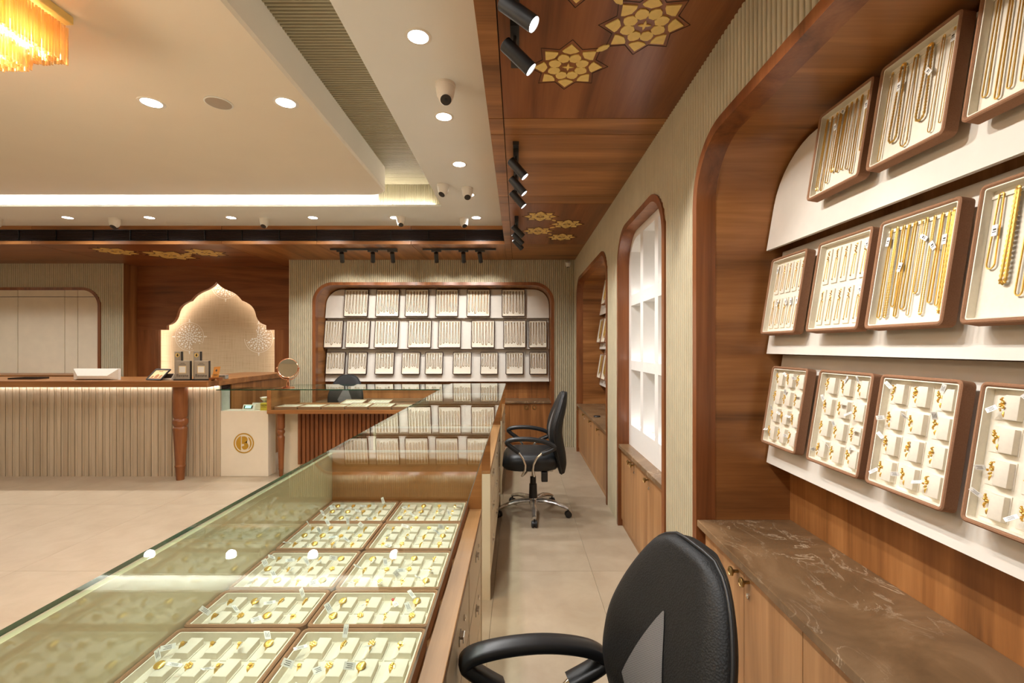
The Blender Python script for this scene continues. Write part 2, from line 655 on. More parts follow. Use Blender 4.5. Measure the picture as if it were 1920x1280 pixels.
# ---- arch frames (trim) and niche linings
def arch_path(s0, s1, ztop, r, n=10, zbot=0.0):
    pts = [(s0, zbot)]
    for i in range(n + 1):
        a = PI - PI / 2 * i / n
        pts.append((s0 + r + r * math.cos(a), ztop - r + r * math.sin(a)))
    for i in range(n + 1):
        a = PI / 2 - PI / 2 * i / n
        pts.append((s1 - r + r * math.cos(a), ztop - r + r * math.sin(a)))
    pts.append((s1, zbot))
    return pts


def arch_band(mb, s0, s1, ztop, r, t, d0, d1, fn, zbot=0.0, mi=0):
    """band of thickness t inside the outline, between depths d0 and d1"""
    o = arch_path(s0, s1, ztop, r, zbot=zbot)
    i_ = arch_path(s0 + t, s1 - t, ztop - t, r - t, zbot=zbot)
    rings = [[fn(a[0], d0, a[1]), fn(b[0], d0, b[1]), fn(b[0], d1, b[1]), fn(a[0], d1, a[1])] for a, b in zip(o, i_)]
    mb.sweep(rings, mi=mi)


FR = lambda s_, d, z: (WALLX + d, s_, z)
FB = lambda s_, d, z: (s_, BACKY + d, z)
FLf = lambda s_, d, z: (s_, 6.63 + d, z)
for k, (rng, fn, dep, lab) in enumerate(((NEAR, FR, 0.07, 'near'), (MID, FR, 0.075, 'middle'), (FAR, FR, 0.07, 'far'), (BN, FB, 0.07, 'back'))):
    mb = MB()
    arch_band(mb, rng[0], rng[1], ARCHZ, ARCHR, FR_T, -FR_P, dep, fn)
    struct('trim_%d' % (k + 1), mb, 'dwood_z', 'red-brown wooden arch frame of the %s niche' % lab, 40)
    if k == 1:
        continue
    # tunnel lining and back sheet of the niche
    mb = MB()
    arch_band(mb, rng[0] + FR_T - 0.012, rng[1] - FR_T + 0.012, ARCHZ - FR_T + 0.012, ARCHR - FR_T + 0.012, 0.010, dep, 0.41, fn)
    lin = struct('trim_%d' % (k + 6), mb, 'wood_x' if fn is FR else 'wood_y', 'wooden lining of the %s niche' % lab, 40)
    mb = MB()
    o = arch_path(rng[0] + 0.02, rng[1] - 0.02, ARCHZ - 0.02, ARCHR - 0.02)
    mb.prism(o, 0.40, 0.42, lambda a, b, t: fn(a, t, b))
    mb.build('back_sheet', 'wood_z', lin)
mb = MB()
o = arch_path(LA[0], LA[1], 2.265, 0.27)
arch_band(mb, LA[0], LA[1], 2.265, 0.27, 0.04, -FR_P, 0.05, FLf)
struct('trim_5', mb, 'dwood_z', 'rounded wooden frame around the cream wall panels', 40)
# cream panels inside the left frame: pieces with joints
cp = struct('wall_panel_left', MB().box(-9.0, LA[1] - 0.02, 6.66, 6.68, 0.3, 2.26), 'groove', 'cream wall panels with thin dark joints')
xs = [-9.0, -7.30, -6.615, -6.425]
for a, b in zip(xs[:-1], xs[1:]):
    MB().box(a + 0.004, b - 0.004, 6.645, 6.66, 2.135, 2.225).build('panel', 'cream', cp)
    MB().box(a + 0.004, b - 0.004, 6.645, 6.66, 0.3, 2.127).build('panel', 'cream', cp)
pl = [(-6.421, 2.135), (-6.12, 2.135)]
for i in range(7):
    a = PI / 2 * i / 6
    pl.append((-6.34 + 0.22 * math.cos(a) * 1.0, 2.135 + 0.09 * math.sin(a)))
pl.append((-6.421, 2.225))
MB().prism(pl, 6.645, 6.66, XZ).build('panel', 'cream', cp)
MB().box(-6.421, LA[1] - 0.03, 6.645, 6.66, 0.3, 2.127).build('panel', 'cream', cp)

# ---- ceilings
ce = struct('ceiling', MB().box(XL, -0.155, YF, -1.5, CEILZ, CEILZ + 0.02).box(-0.777, -0.155, -1.5, 4.64, CEILZ, CEILZ + 0.02)
            .box(XL, -0.155, 4.64, 5.39, CEILZ, CEILZ + 0.02).box(XL, -6.6, -1.5, 4.64, CEILZ, CEILZ + 0.02)
            .box(-0.66, -0.155, YF, 5.39, CEILZ + 0.02, RIBZ + 0.05).box(XL, 1.5, YF, 7.4, RIBZ + 0.02, RIBZ + 0.06),
            'paint', 'white tray ceiling with a lit cove')
mb = MB()
rib_n = 260
for i in range(rib_n):
    y0 = -1.6 + 6.36 * i / rib_n; y1 = y0 + 6.36 / rib_n; d = (y1 - y0)
    vs_ = []
    for u, h in ((0, 0), (0.15, 1), (0.6, 1), (0.75, 0), (1, 0)):
        vs_ += [(-1.6, y0 + u * d, RIBZ - 0.012 * h), (-0.66, y0 + u * d, RIBZ - 0.012 * h)]
    mb.add(vs_, [(2 * k, 2 * k + 1, 2 * k + 3, 2 * k + 2) for k in range(4)])
o = mb.build('ribbed_strip', 'rib', ce); o['kind'] = 'stuff'
# ribbed wall at the back of the cove, rounded into the right-hand side
mb = MB()
n = 26
pth = []
for i in range(n + 1):
    x = -1.45 + (1.45 - 0.98) * i / n
    pth.append((x, 4.74))
for i in range(1, 25):
    a = PI / 2 - PI / 2 * i / 24
    pth.append((-0.98 + 0.30 * math.cos(a), 4.44 + 0.30 * math.sin(a)))
for i in range(len(pth) - 1):
    (xa, ya), (xb, yb) = pth[i], pth[i + 1]
    nx, ny = (yb - ya), -(xb - xa)
    L = math.hypot(nx, ny); nx, ny = nx / L * 0.006, ny / L * 0.006
    q = [(xa, ya), (xa + (xb - xa) * .3 + nx, ya + (yb - ya) * .3 + ny), (xa + (xb - xa) * .7 + nx, ya + (yb - ya) * .7 + ny), (xb, yb)]
    vs_ = []
    for p_ in q:
        vs_ += [(p_[0], p_[1], CEILZ + 0.02), (p_[0], p_[1], RIBZ)]
    mb.add(vs_, [(2 * k, 2 * k + 1, 2 * k + 3, 2 * k + 2) for k in range(3)])
o = mb.build('ribbed_cove', 'rib', ce); o['kind'] = 'stuff'
MB().box(-6.6, -1.45, 4.735, 4.76, CEILZ + 0.02, RIBZ).build('cove_back', 'paint', ce)
# floating centre panel
poly = rrect(-6.0, -1.25, -1.1, 4.42, 0.16, 8)
mb = MB()
n = len(poly)
cxp, cyp = -3.6, 1.66
ins = rrect(-5.985, -1.265, -1.085, 4.405, 0.15, 8)
mb.sweep([[(x, y, 2.872) for x, y in ins], [(x, y, 2.886) for x, y in poly], [(x, y, RIBZ + 0.01) for x, y in poly]])
struct('ceiling_panel', mb, 'paint_panel', 'floating warm white ceiling panel with rounded corners', 30)
# LED strips lying in the cove
tag(MB().box(-6.5, -0.80, 4.700, 4.716, CEILZ + 0.02, CEILZ + 0.034).build('led_strip', 'led'), 'white LED strip glowing in the back cove of the ceiling', 'light strip')
tag(MB().box(-0.700, -0.684, -1.4, 4.4, CEILZ + 0.02, CEILZ + 0.034).build('led_strip', 'led_soft'), 'LED strip hidden in the side cove of the ceiling', 'light strip')

# wooden ceiling over the aisle, and soffit along the back
wc = struct('ceiling_wood', MB().box(-0.155, 1.45, YF, BACKY, WOODZ + 0.012, CEILZ + 0.02).box(XL, -0.155, 5.39, 7.2, WOODZ + 0.012, CEILZ + 0.02), 'groove', 'wooden ceiling over the aisle and the back wall')
ys = [YF, -1.6, -0.6, 0.667, 0.85, 2.42, 2.603, 3.677, 3.861, 5.39, BACKY]
g = 0.0025
for a, b in zip(ys[:-1], ys[1:]):
    MB().box(-0.0765 + g, WALLX - 0.001, a + g, b - g, WOODZ, WOODZ + 0.012).build('panel', 'wood_x' if b - a < 0.3 or a in (2.603, 5.39) else 'dwood_y' if a in (0.85, 3.861) else 'wood_x', wc)
    MB().box(-0.155, -0.0765 - g, a + g, b - g, WOODZ, WOODZ + 0.012).build('panel', 'wood_x', wc)
MB().box(-0.156, -0.1551, YF, 5.39, WOODZ, CEILZ).build('edge_board', 'wood_y', wc)
xs = [XL, -6.95, -5.744, -3.5, -2.38, -1.264, -0.155]
for a, b in zip(xs[:-1], xs[1:]):
    MB().box(a + g, b - g, 5.39, 7.05, WOODZ, WOODZ + 0.012).build('panel', 'wood_y' if a > -3.6 else 'dwood_x', wc)
    MB().box(a + g, b - g, 5.378, 5.39, WOODZ, 2.651).build('fascia_board', 'wood_x', wc)
    MB().box(a + g, b - g, 5.378, 5.39, 2.784, CEILZ).build('fascia_board', 'wood_x', wc)

# ---- alcove behind the reception desk
ALC = 7.04
struct('wall_alcove', MB().box(-5.762, -5.744, 6.63, ALC, 0, WOODZ + 0.01), 'wood_z', 'wooden side of the alcove')
mand = [(0, 165), (16, 185), (35, 204), (70, 230), (100, 246), (130, 258), (160, 270), (190, 285), (222, 306), (250, 332), (270, 356), (280, 370), (310, 380),
        (340, 395), (368, 413), (390, 434), (408, 458), (420, 484), (428, 512), (435, 540), (450, 574), (472, 602), (505, 624), (545, 637), (545, 688), (635, 688), (635, 2650)]
XC = -4.552
AY = 6.87
k_ = AY / F / 5.818
half = [(dx * k_, CAMZ - (500 + y / 5.818 - 650) / F * AY) for dx, y in mand]
half[-1] = (half[-1][0], 0.0)
cut = [(XC + a, b) for a, b in half]
cutl = [(XC - a, b) for a, b in half]
zmid = half[-2][1]
ap = struct('wall_arch_panel', MB().box(-5.744, -3.17, ALC + 0.001, ALC + 0.03, 0, WOODZ), 'dwood_x', 'dark wooden panel with a scalloped arch cut through it')
# upper board: everything above the shoulder; lower boards at either side
up = [(-5.744, zmid), (-5.744, WOODZ), (-3.17, WOODZ), (-3.17, zmid)] + list(reversed(cut[:-2])) + cutl[1:-2]
up = [(-3.17, zmid), (-3.17, WOODZ), (-5.744, WOODZ), (-5.744, zmid)] + list(reversed(cutl[1:-2])) + cut[:-2]
MB().prism(up, AY, AY + 0.055, XZ).build('board', 'dwood_x', ap)
MB().box(-5.744, cutl[-1][0], AY, AY + 0.055, 0, zmid).build('board', 'dwood_z', ap)
MB().box(cut[-1][0], -3.17, AY, AY + 0.055, 0, zmid).build('board', 'dwood_z', ap)
MB().box(-5.7, -3.2, ALC - 0.012, ALC, 0, 2.5).build('linen_panel', 'linen', ap)
# halo LED behind the cut edge
hp = []
for (x, z) in [p_ for p_ in reversed(cutl[1:])] + cut:
    dx, dz = x - XC, z - 1.5
    L = math.hypot(dx, dz)
    ox, oz = dx / L * 0.035, dz / L * 0.035
    if abs(dx) > 0.75:
        ox = math.copysign(0.035, dx); oz = 0.035 if z > zmid - 0.01 else 0.0
    hp.append((x + ox, AY + 0.068, max(0.02, z + oz)))
MB().tube(hp, 0.007, 5).build('halo_strip', 'halo', ap)


# mandala embroideries on the linen
def mandala(mb, c, r, keep):
    def blob(a, rr, w_, l_, n=8):
        ca, sa = math.cos(a), math.sin(a)
        px, pz = rr * ca, rr * sa
        if not keep(px / r, pz / r):
            return
        poly = []
        for q in range(n):
            t = 2 * PI * q / n
            u, v = l_ * math.cos(t), w_ * math.sin(t)
            poly.append((c[0] + px + u * ca - v * sa, c[1] + pz + u * sa + v * ca))
        mb.prism(poly, ALC - 0.0145, ALC - 0.012, XZ)
    for cnt, rr, w_, l_ in ((6, 0.12, 0.04, 0.07), (12, 0.26, 0.045, 0.075), (12, 0.42, 0.07, 0.06), (24, 0.54, 0.035, 0.05), (16, 0.68, 0.075, 0.07), (32, 0.80, 0.03, 0.035)):
        for i in range(cnt):
            blob(2 * PI * i / cnt + (0.13 if cnt == 12 else 0), rr * r, w_ * r, l_ * r)
    for i in range(72):
        a0 = 2 * PI * i / 72
        blob(a0, 0.93 * r, 0.042 * r, 0.014 * r, 6)
    for i in range(4):
        a0 = PI / 2 * i
        blob(a0, 1.0 * r, 0.06 * r, 0.05 * r); blob(a0, 1.1 * r, 0.035 * r, 0.05 * r)


def pz(u, v, d):
    return ((u - 971) / F * d, CAMZ - (v - 650) / F * d)


M['embroid'] = plain('white_embroidery', srgb(246, 240, 226), 0.75, var=0.05, scale=60)
mb = MB(); mandala(mb, pz(356.5, 631, ALC), 0.235, lambda a, b: not (a > 0.25 and b < -0.45)); mb.build('mandala_motif', 'embroid', ap)
mb = MB(); mandala(mb, pz(486, 634, ALC), 0.235, lambda a, b: not (a < -0.15 and b > -0.02)); mb.build('mandala_motif', 'embroid', ap)
mb = MB(); mandala(mb, pz(424, 533, ALC), 0.235, lambda a, b: b < 0.3); mb.build('mandala_motif', 'embroid', ap)

# ---- rosette inlays
def petal_poly(kind):
    if kind == 'tip':      # outer kite with a curved inner edge
        return [(0.60, 0.0), (0.66, 0.17), (0.72, 0.235), (1.0, 0.0), (0.72, -0.235), (0.66, -0.17)]
    if kind == 'inner':    # rounded leaf
        return [(0.26, 0.07), (0.36, 0.155), (0.48, 0.17), (0.58, 0.10), (0.63, 0.0), (0.58, -0.10), (0.48, -0.17), (0.36, -0.155), (0.26, -0.07)]
    return [(0.17 if i % 4 == 0 else 0.045 if i % 4 == 2 else 0.085, 2 * PI * i / 16) for i in range(16)]


RR = 0.148
tip_me = MB().prism([(a * RR, b * RR) for a, b in petal_poly('tip')], -0.004, 0.0, XY).mesh('petal', 'goldleaf')
inn_me = MB().prism([(a * RR * 0.98, b * RR) for a, b in petal_poly('inner')], -0.004, 0.0, XY).mesh('petal', 'goldleaf')
crs_me = MB().prism([(r * RR * math.cos(a), r * RR * math.sin(a)) for r, a in petal_poly('cross')], -0.004, 0.0, XY).mesh('petal', 'goldleaf')
drop_me = MB().prism([(-0.03, 0), (-0.012, 0.012), (0.01, 0.014), (0.028, 0.006), (0.03, 0), (0.012, -0.012), (-0.01, -0.014), (-0.028, -0.006)], -0.004, 0, XY).mesh('petal', 'goldleaf')


def star_outline(mb, r_out, r_in, wd):
    o, i_ = [], []
    for k in range(16):
        a = 2 * PI * k / 16 + 0
        r = r_out if k % 2 == 0 else r_in
        o.append((r * math.cos(a), r * math.sin(a))); i_.append(((r - wd) * math.cos(a), (r - wd) * math.sin(a)))
    mb.sweep([[(a[0], a[1], -0.0012), (b[0], b[1], -0.0012), (b[0], b[1], 0.0), (a[0], a[1], 0.0)] for a, b in zip(o, i_)], closed=True)


mb = MB(); star_outline(mb, 1.18 * RR, 0.84 * RR, 0.0035)
out_me = mb.mesh('groove_outline', 'groove')


def rosette(x, y, lab, scale=1.0, link=None):
    t = thing('rosette_inlay', lab, 'ceiling ornament', mat=Matrix.Translation((x, y, WOODZ)) @ Matrix.Scale(scale, 4), group='gold rosettes set in the wooden ceiling')
    inst(out_me, 'groove_outline', t)
    for k in range(8):
        inst(tip_me, 'petal', t, Matrix.Rotation(PI / 4 * k, 4, 'Z'))
        inst(inn_me, 'petal', t, Matrix.Rotation(PI / 4 * k + PI / 8, 4, 'Z'))
    inst(crs_me, 'petal', t)
    if link:
        inst(drop_me, 'link_petal', t, Matrix.Translation((link[0] / scale, link[1] / scale, 0)) @ Matrix.Rotation(math.atan2(link[1], link[0]), 4, 'Z'))


rosette(0.217, 1.971, 'gold star rosette inlay nearest the second black spotlight', link=(0.128, -0.125))
rosette(0.477, 1.716, 'large gold star rosette inlay beside the fluted wall overhead', link=(-0.128, -0.13))
rosette(0.205, 1.455, 'gold star rosette inlay cut off by the top edge', link=(0.13, -0.125))
rosette(0.21, 4.235, 'foremost left rosette of the distant ceiling cluster', link=(0.135, 0.125))
rosette(0.485, 4.50, 'foremost right rosette of the distant ceiling cluster', link=(-0.135, 0.125))
rosette(0.21, 4.765, 'rear left rosette of the distant ceiling cluster', link=(0.135, 0.125))
rosette(0.485, 5.03, 'rear right rosette of the distant ceiling cluster')
rosette(-4.60, 6.02, 'wide gold rosette in the soffit before the scalloped arch', 1.9, link=(0.31, -0.1))
rosette(-4.02, 5.86, 'gold rosette in the soffit right of the wide one', 1.5)
rosette(-5.1, 5.78, 'gold rosette in the soffit left of the wide one', 1.5)

# ================================================================== CEILING FITTINGS
# linear air-conditioning grille
t = thing('air_grille', 'long black linear air grille under the white ceiling', 'vent', (-4.2, 5.385, 2.651))
MB().box(XL, -0.164, 5.40, 5.41, 2.651, 2.784).build('backing', 'duct', t, world=True)
MB().box(XL, -0.164, 5.376, 5.396, 2.651, 2.657).box(XL, -0.164, 5.376, 5.396, 2.778, 2.784).build('frame', 'duct', t, world=True)
for i in range(7):
    z = 2.668 + i * 0.0165
    MB().prism([(5.379, z - 0.004), (5.382, z - 0.005), (5.399, z + 0.003), (5.396, z + 0.005)], XL, -0.164, YZ).build('louvre', 'duct', t, world=True)
for i in range(18):
    x = -0.18 - i * 0.44
    MB().box(x - 0.006, x, 5.377, 5.40, 2.657, 2.778).build('divider', 'duct', t, world=True)

# recessed downlights
ring_me = MB().sweep([[(r * math.cos(2 * PI * q / 28), r * math.sin(2 * PI * q / 28), z) for q in range(28)] for r, z in ((0.046, 0.004), (0.047, -0.002), (0.058, -0.003), (0.062, 0.0))], cap=False).mesh('trim_ring', 'white', 60)
disc_me = MB().lathe([(0.0475, 0.0), (0.0475, -0.0015)], 28).mesh('lit_disc', 'down_on')


def downlight(x, y, z, lab, sc=1.0, energy=DOWN_W, col=NEUT, seen=True):
    if x < -1.2 and y < 4.9:
        energy *= 0.6
    t = thing('downlight', lab, 'downlight', mat=Matrix.Translation((x, y, z)), group='recessed downlights in the white ceiling')
    inst(ring_me, 'trim_ring', t, Matrix.Scale(sc, 4))
    inst(disc_me, 'lit_disc', t, Matrix.Scale(sc, 4))
    light('downlight_beam', 'SPOT', (x, y, z - 0.012), energy, col, t, (x, y, 0), 0.05, 150, 0.8)


for k, y in enumerate((2.10, 2.83, 3.567, 4.28)):
    downlight(-0.46, y, CEILZ, '%s downlight from the camera beside the wooden ceiling edge' % ORD[k])
for k in range(9):  # the leftmost three are out of view, added to brighten the back left
    downlight(-0.46 - 0.905 * k, 5.04, CEILZ, '%s downlight from the right in the row above the air grille' % ORD[k])
downlight(-1.40, 2.745, 2.872, 'bright round downlight right of the ceiling speaker', 1.15)
downlight(-2.21, 2.745, 2.872, 'bright round downlight left of the ceiling speaker', 1.15)
for k, (x, y, z) in enumerate(((-0.46, 1.37, CEILZ), (-0.46, 0.63, CEILZ), (-0.46, -0.6, CEILZ), (-3.9, 2.745, 2.872), (-3.9, 0.4, 2.872), (-1.8, -0.4, 2.872), (-3.9, -1.9, CEILZ), (-1.4, 0.7, 2.872), (-7.1, 3.2, CEILZ), (-7.1, 0.6, CEILZ), (-1.6, -2.2, CEILZ), (-5.2, 3.4, 2.872))):  # unseen downlights, added to light the rest of the shop
    downlight(x, y, z, 'added recessed downlight out of view, %s of the rest' % ORD[k])
# ceiling speaker
t = thing('ceiling_speaker', 'flat round grey speaker grille between two downlights', 'speaker', (-1.805, 2.745, 2.872))
MB().lathe([(0.075, 0.0), (0.077, -0.004), (0.070, -0.006)], 32).build('rim', 'paint', t, 40)
MB().lathe([(0.069, -0.003), (0.069, -0.0065), (0.03, -0.0075)], 32).build('grille', 'grey', t, 40)


# dome cameras
def turret(x, y, lab, yaw=0.0, z=CEILZ, dark=False, sc=1.0, wall=None):
    mt = Matrix.Translation((x, y, z)) @ Matrix.Rotation(yaw, 4, 'Z') @ Matrix.Scale(sc, 4)
    if wall:
        mt = Matrix.Translation((x, y, z)) @ wall
    t = thing('dome_camera', lab, 'camera', mat=mt, group='white ceiling cameras')
    MB().lathe([(0.052, 0.0), (0.053, -0.014), (0.050, -0.018)], 24).build('base', 'white', t, 40)
    MB().lathe([(0.050, -0.016), (0.049, -0.03), (0.044, -0.06), (0.038, -0.075)], 24).build('housing', 'white', t, 50)
    a = math.radians(35)
    m2 = Matrix.Translation((0, -0.004, -0.07)) @ Matrix.Rotation(-a, 4, 'X')
    b = MB().lathe([(0.037, 0.012), (0.036, -0.012), (0.029, -0.024)], 24)
    b.xf(m2); b.build('ball', 'white', t, 50)
    b = MB().lathe([(0.0285, -0.020), (0.0285, -0.026), (0.012, -0.028)], 24); b.xf(m2)
    ln = b.build('lens_window', 'dark', t, 40)
    b = MB().lathe([(0.009, -0.026), (0.009, -0.030), (0.004, -0.031)], 14); b.xf(m2); b.build('lens', 'black', ln, 40)
    if dark:
        MB().lathe([(0.0335, -0.078), (0.030, -0.094), (0.018, -0.106), (0.004, -0.110)], 20).build('smoked_dome', 'dark', t, 60)


turret(-0.395, 2.48, 'white turret camera just in front of the second downlight', 0.3, sc=1.05)
turret(-0.66, 4.02, 'white turret camera by the corner of the ceiling cove', -0.6)
turret(-0.455, 4.10, 'white turret camera overlapping the fourth downlight', 0.2)
turret(-0.60, 5.06, 'white turret camera above the right end of the air grille', 0.7)
turret(-1.29, 5.02, 'white camera beside the second downlight of the back row', 0.2)
turret(-2.83, 5.08, 'small white camera above the scalloped arch', 0.0)
turret(-4.50, 5.08, 'white camera with a dark smoked dome over the left of the desk', 0.0, dark=True, sc=1.1)
turret(-5.83, 5.08, 'white camera cut off by the left edge of the photo', -0.5, dark=True, sc=1.1)
turret(0.70, BACKY - 0.02, 'small white camera on the back wall by the aisle corner', z=2.58, wall=Matrix.Rotation(math.radians(28), 4, 'X') @ Matrix.Scale(0.8, 4))


# track lighting
def head_meshes():
    body = MB().lathe([(0.022, 0.003), (0.0265, 0.0), (0.0265, -0.135), (0.0245, -0.1365), (0.0240, -0.130)], 24, cap=True).mesh('body', 'spotblack', 40)
    lens = MB().lathe([(0.0238, -0.129), (0.0238, -0.1325)], 24).mesh('lens', 'lens_on')
    dimlens = MB().lathe([(0.0238, -0.129), (0.0238, -0.1325)], 24).mesh('lens', 'black')
    return body, lens, dimlens


HB, HL, HD = head_meshes()


def track(p0, p1, lab):
    ax = 0 if abs(p1[0] - p0[0]) > 0.1 else 1
    t = thing('track_rail', lab, 'track', ((p0[0] + p1[0]) / 2, (p0[1] + p1[1]) / 2, WOODZ))
    h = 0.017
    if ax == 0:
        MB().box(p0[0], p1[0], p0[1] - h, p0[1] + h, WOODZ - 0.02, WOODZ).build('rail', 'spotblack', t, world=True)
        MB().box(p0[0] - 0.004, p0[0], p0[1] - h - .001, p0[1] + h + .001, WOODZ - 0.021, WOODZ).build('end_cap', 'spotblack', t, world=True)
    else:
        MB().box(p0[0] - h, p0[0] + h, p0[1], p1[1], WOODZ - 0.02, WOODZ).build('rail', 'spotblack', t, world=True)
        MB().box(p0[0] - h - .001, p0[0] + h + .001, p0[1] - 0.004, p0[1], WOODZ - 0.021, WOODZ).build('end_cap', 'spotblack', t, world=True)
    return t


def spot(x, y, aim, lab, along='y', energy=TRACK_W, lit=True, angle=62, grp='black track spotlights', drop=0.085):
    t = thing('track_spotlight', lab, 'spotlight', (x, y, WOODZ - 0.02), group=grp)
    a = 0.06
    if along == 'y':
        MB().box(-0.016, 0.016, -a, a, -0.022, 0).build('adapter', 'spotblack', t)
    else:
        MB().box(-a, a, -0.016, 0.016, -0.022, 0).build('adapter', 'spotblack', t)
    MB().lathe([(0.007, -0.02), (0.007, -drop - 0.01)], 10).build('stem', 'spotblack', t, 40)
    piv = Vector((0, 0, -drop))
    w0 = Vector((x, y, WOODZ - 0.02)) + piv
    d = (Vector(aim) - w0).normalized()
    rot = d.to_track_quat('-Z', 'Y').to_matrix().to_4x4()
    mloc = Matrix.Translation(piv) @ rot @ Matrix.Translation((0, 0, 0.05))
    b = inst(HB, 'body', t, mloc)
    inst(HL if lit else HD, 'lens', b)
    lp = w0 + d * 0.095
    light('spotlight_beam', 'SPOT', lp, energy, (1.0, 0.955, 0.90), t, aim, 0.024, angle, 0.55)
    return t


TX = -0.012
track((TX, 0.75), (TX, 1.95), 'black ceiling track rail nearest the camera over the aisle')
track((TX, 2.69), (TX, 3.75), 'black ceiling track rail in the middle of the aisle')
track((TX, 4.22), (TX, 5.2), 'black ceiling track rail at the far end of the aisle')
for k, (y, ay, az) in enumerate(((1.15, 0.85, 1.62), (1.50, 1.30, 1.60), (1.72, 1.80, 1.50))):
    spot(TX, y, (1.06, ay, az), ['black spotlight flaring at the top edge of the photo', 'large black spotlight with a bright lens above the near chair', 'black spotlight just below the flaring ones'][k])
for k, (y, ay) in enumerate(((2.80, 2.75), (3.10, 3.10), (3.38, 3.4))):
    spot(TX, y, (0.86, ay, 1.5), '%s black spotlight on the middle aisle track' % ORD[k], energy=TRACK_W * 0.55)
for k, (y, ay) in enumerate(((4.32, 4.6), (4.62, 5.1), (4.86, 5.6))):
    spot(TX, y, (1.06, ay, 1.5), '%s black spotlight on the far aisle track' % ORD[k], lit=(k == 0), energy=TRACK_W * 0.8)
track((-2.31, 5.62), (-1.49, 5.62), 'left black track rail before the back display')
track((-1.17, 5.62), (-0.27, 5.62), 'right black track rail before the back display')
for k, (u, au) in enumerate(((641, 655), (699, 702), (736, 750), (818, 826), (869, 876), (900, 925))):
    x = (u - 971) / F * 5.62
    ax_ = (au - 971) / F * 6.62
    spot(x, 5.62, (ax_, 6.62, 1.55), '%s black spotlight from the left above the back display' % ORD[k], 'x', BACK_W, False, 84, 'black spotlights before the back display', drop=0.075)

# chandelier
t = thing('chandelier', 'tiered amber crystal chandelier hanging from the ceiling panel', 'chandelier', (-2.55, 1.45, 2.872))
MB().box(-3.15, -1.985, 0.9, 2.035, 2.835, 2.872).build('ceiling_plate', 'goldleaf', t, world=True, bevel=0.004)


def rods(mb, x0, x1, y0, y1, z0, z1, step, r):
    nx = int((x1 - x0) / step); ny = int((y1 - y0) / step)
    pts = [(x0 + i * step, y) for i in range(nx + 1) for y in (y0, y1)] + [(x, y0 + j * step) for j in range(1, ny) for x in (x0, x1)]
    for x, y in pts:
        zz = z0 + random.uniform(-0.004, 0.004)
        a = random.random()
        rings = []
        for z in (z0, z1):
            rings.append([(x + r * math.cos(a + PI / 2 * q), y + r * math.sin(a + PI / 2 * q), z + (zz - z0 if z == z0 else 0)) for q in range(4)])
        mb.sweep(rings)


for k, (x1, y1, z0, z1) in enumerate(((-1.975, 2.0, 2.64, 2.80), (-2.07, 1.945, 2.578, 2.76), (-2.30, 1.80, 2.50, 2.72))):
    mb = MB()
    x0, y0 = -5.1 - x1, 2.93 - y1
    for q in range(3):
        i_ = 0.022 * q
        rods(mb, x0 + i_, x1 - i_, y0 + i_, y1 - i_, z0 + 0.002 * q, z1, 0.013, 0.0048)
    o = mb.build('crystal_tier', 'crystal', t, world=True); o['kind'] = 'stuff'
    # faceted drops underneath
    mb = MB()
    nx = int((x1 - x0 - 0.06) / 0.05); ny = int((y1 - y0 - 0.06) / 0.05)
    for i in range(nx):
        for j in range(ny):
            if 0.14 < (i + .5) / nx < 0.86 and 0.14 < (j + .5) / ny < 0.86 and k < 2:
                continue
            cx, cy = x0 + 0.04 + i * 0.05, y0 + 0.04 + j * 0.05
            mb.lathe([(0.002, 0.012), (0.018, 0.004), (0.018, -0.002), (0.004, -0.014)], 6, (cx, cy, z0 + 0.014))
    o = mb.build('crystal_drop_field', 'clear', t, world=True); o['kind'] = 'stuff'
    MB().box(x0 + 0.075, x1 - 0.075, y1 - 0.085, y1 - 0.075, z0 + 0.03, z0 + 0.075).box(x1 - 0.085, x1 - 0.075, y0 + 0.075, y1 - 0.075, z0 + 0.03, z0 + 0.075).build('bulb_strip', 'led_warm', t, world=True)
light('chandelier_glow', 'POINT', (-2.55, 1.45, 2.42), 45, (1.0, 0.80, 0.58), t, None, 0.3)

# ================================================================== NICHES ON THE RIGHT WALL
CTZ = 0.64
knob_me = MB().lathe([(0.006, 0.0), (0.006, -0.016), (0.010, -0.02), (0.0165, -0.024), (0.0165, -0.030), (0.0135, -0.032), (0.012, -0.030)], 20, ax='x').mesh('knob', 'brass', 40)
lock_me = MB().lathe([(0.0085, 0.0), (0.0085, -0.005), (0.006, -0.006), (0.002, -0.0045)], 14, ax='x').mesh('lock', 'chrome', 40)


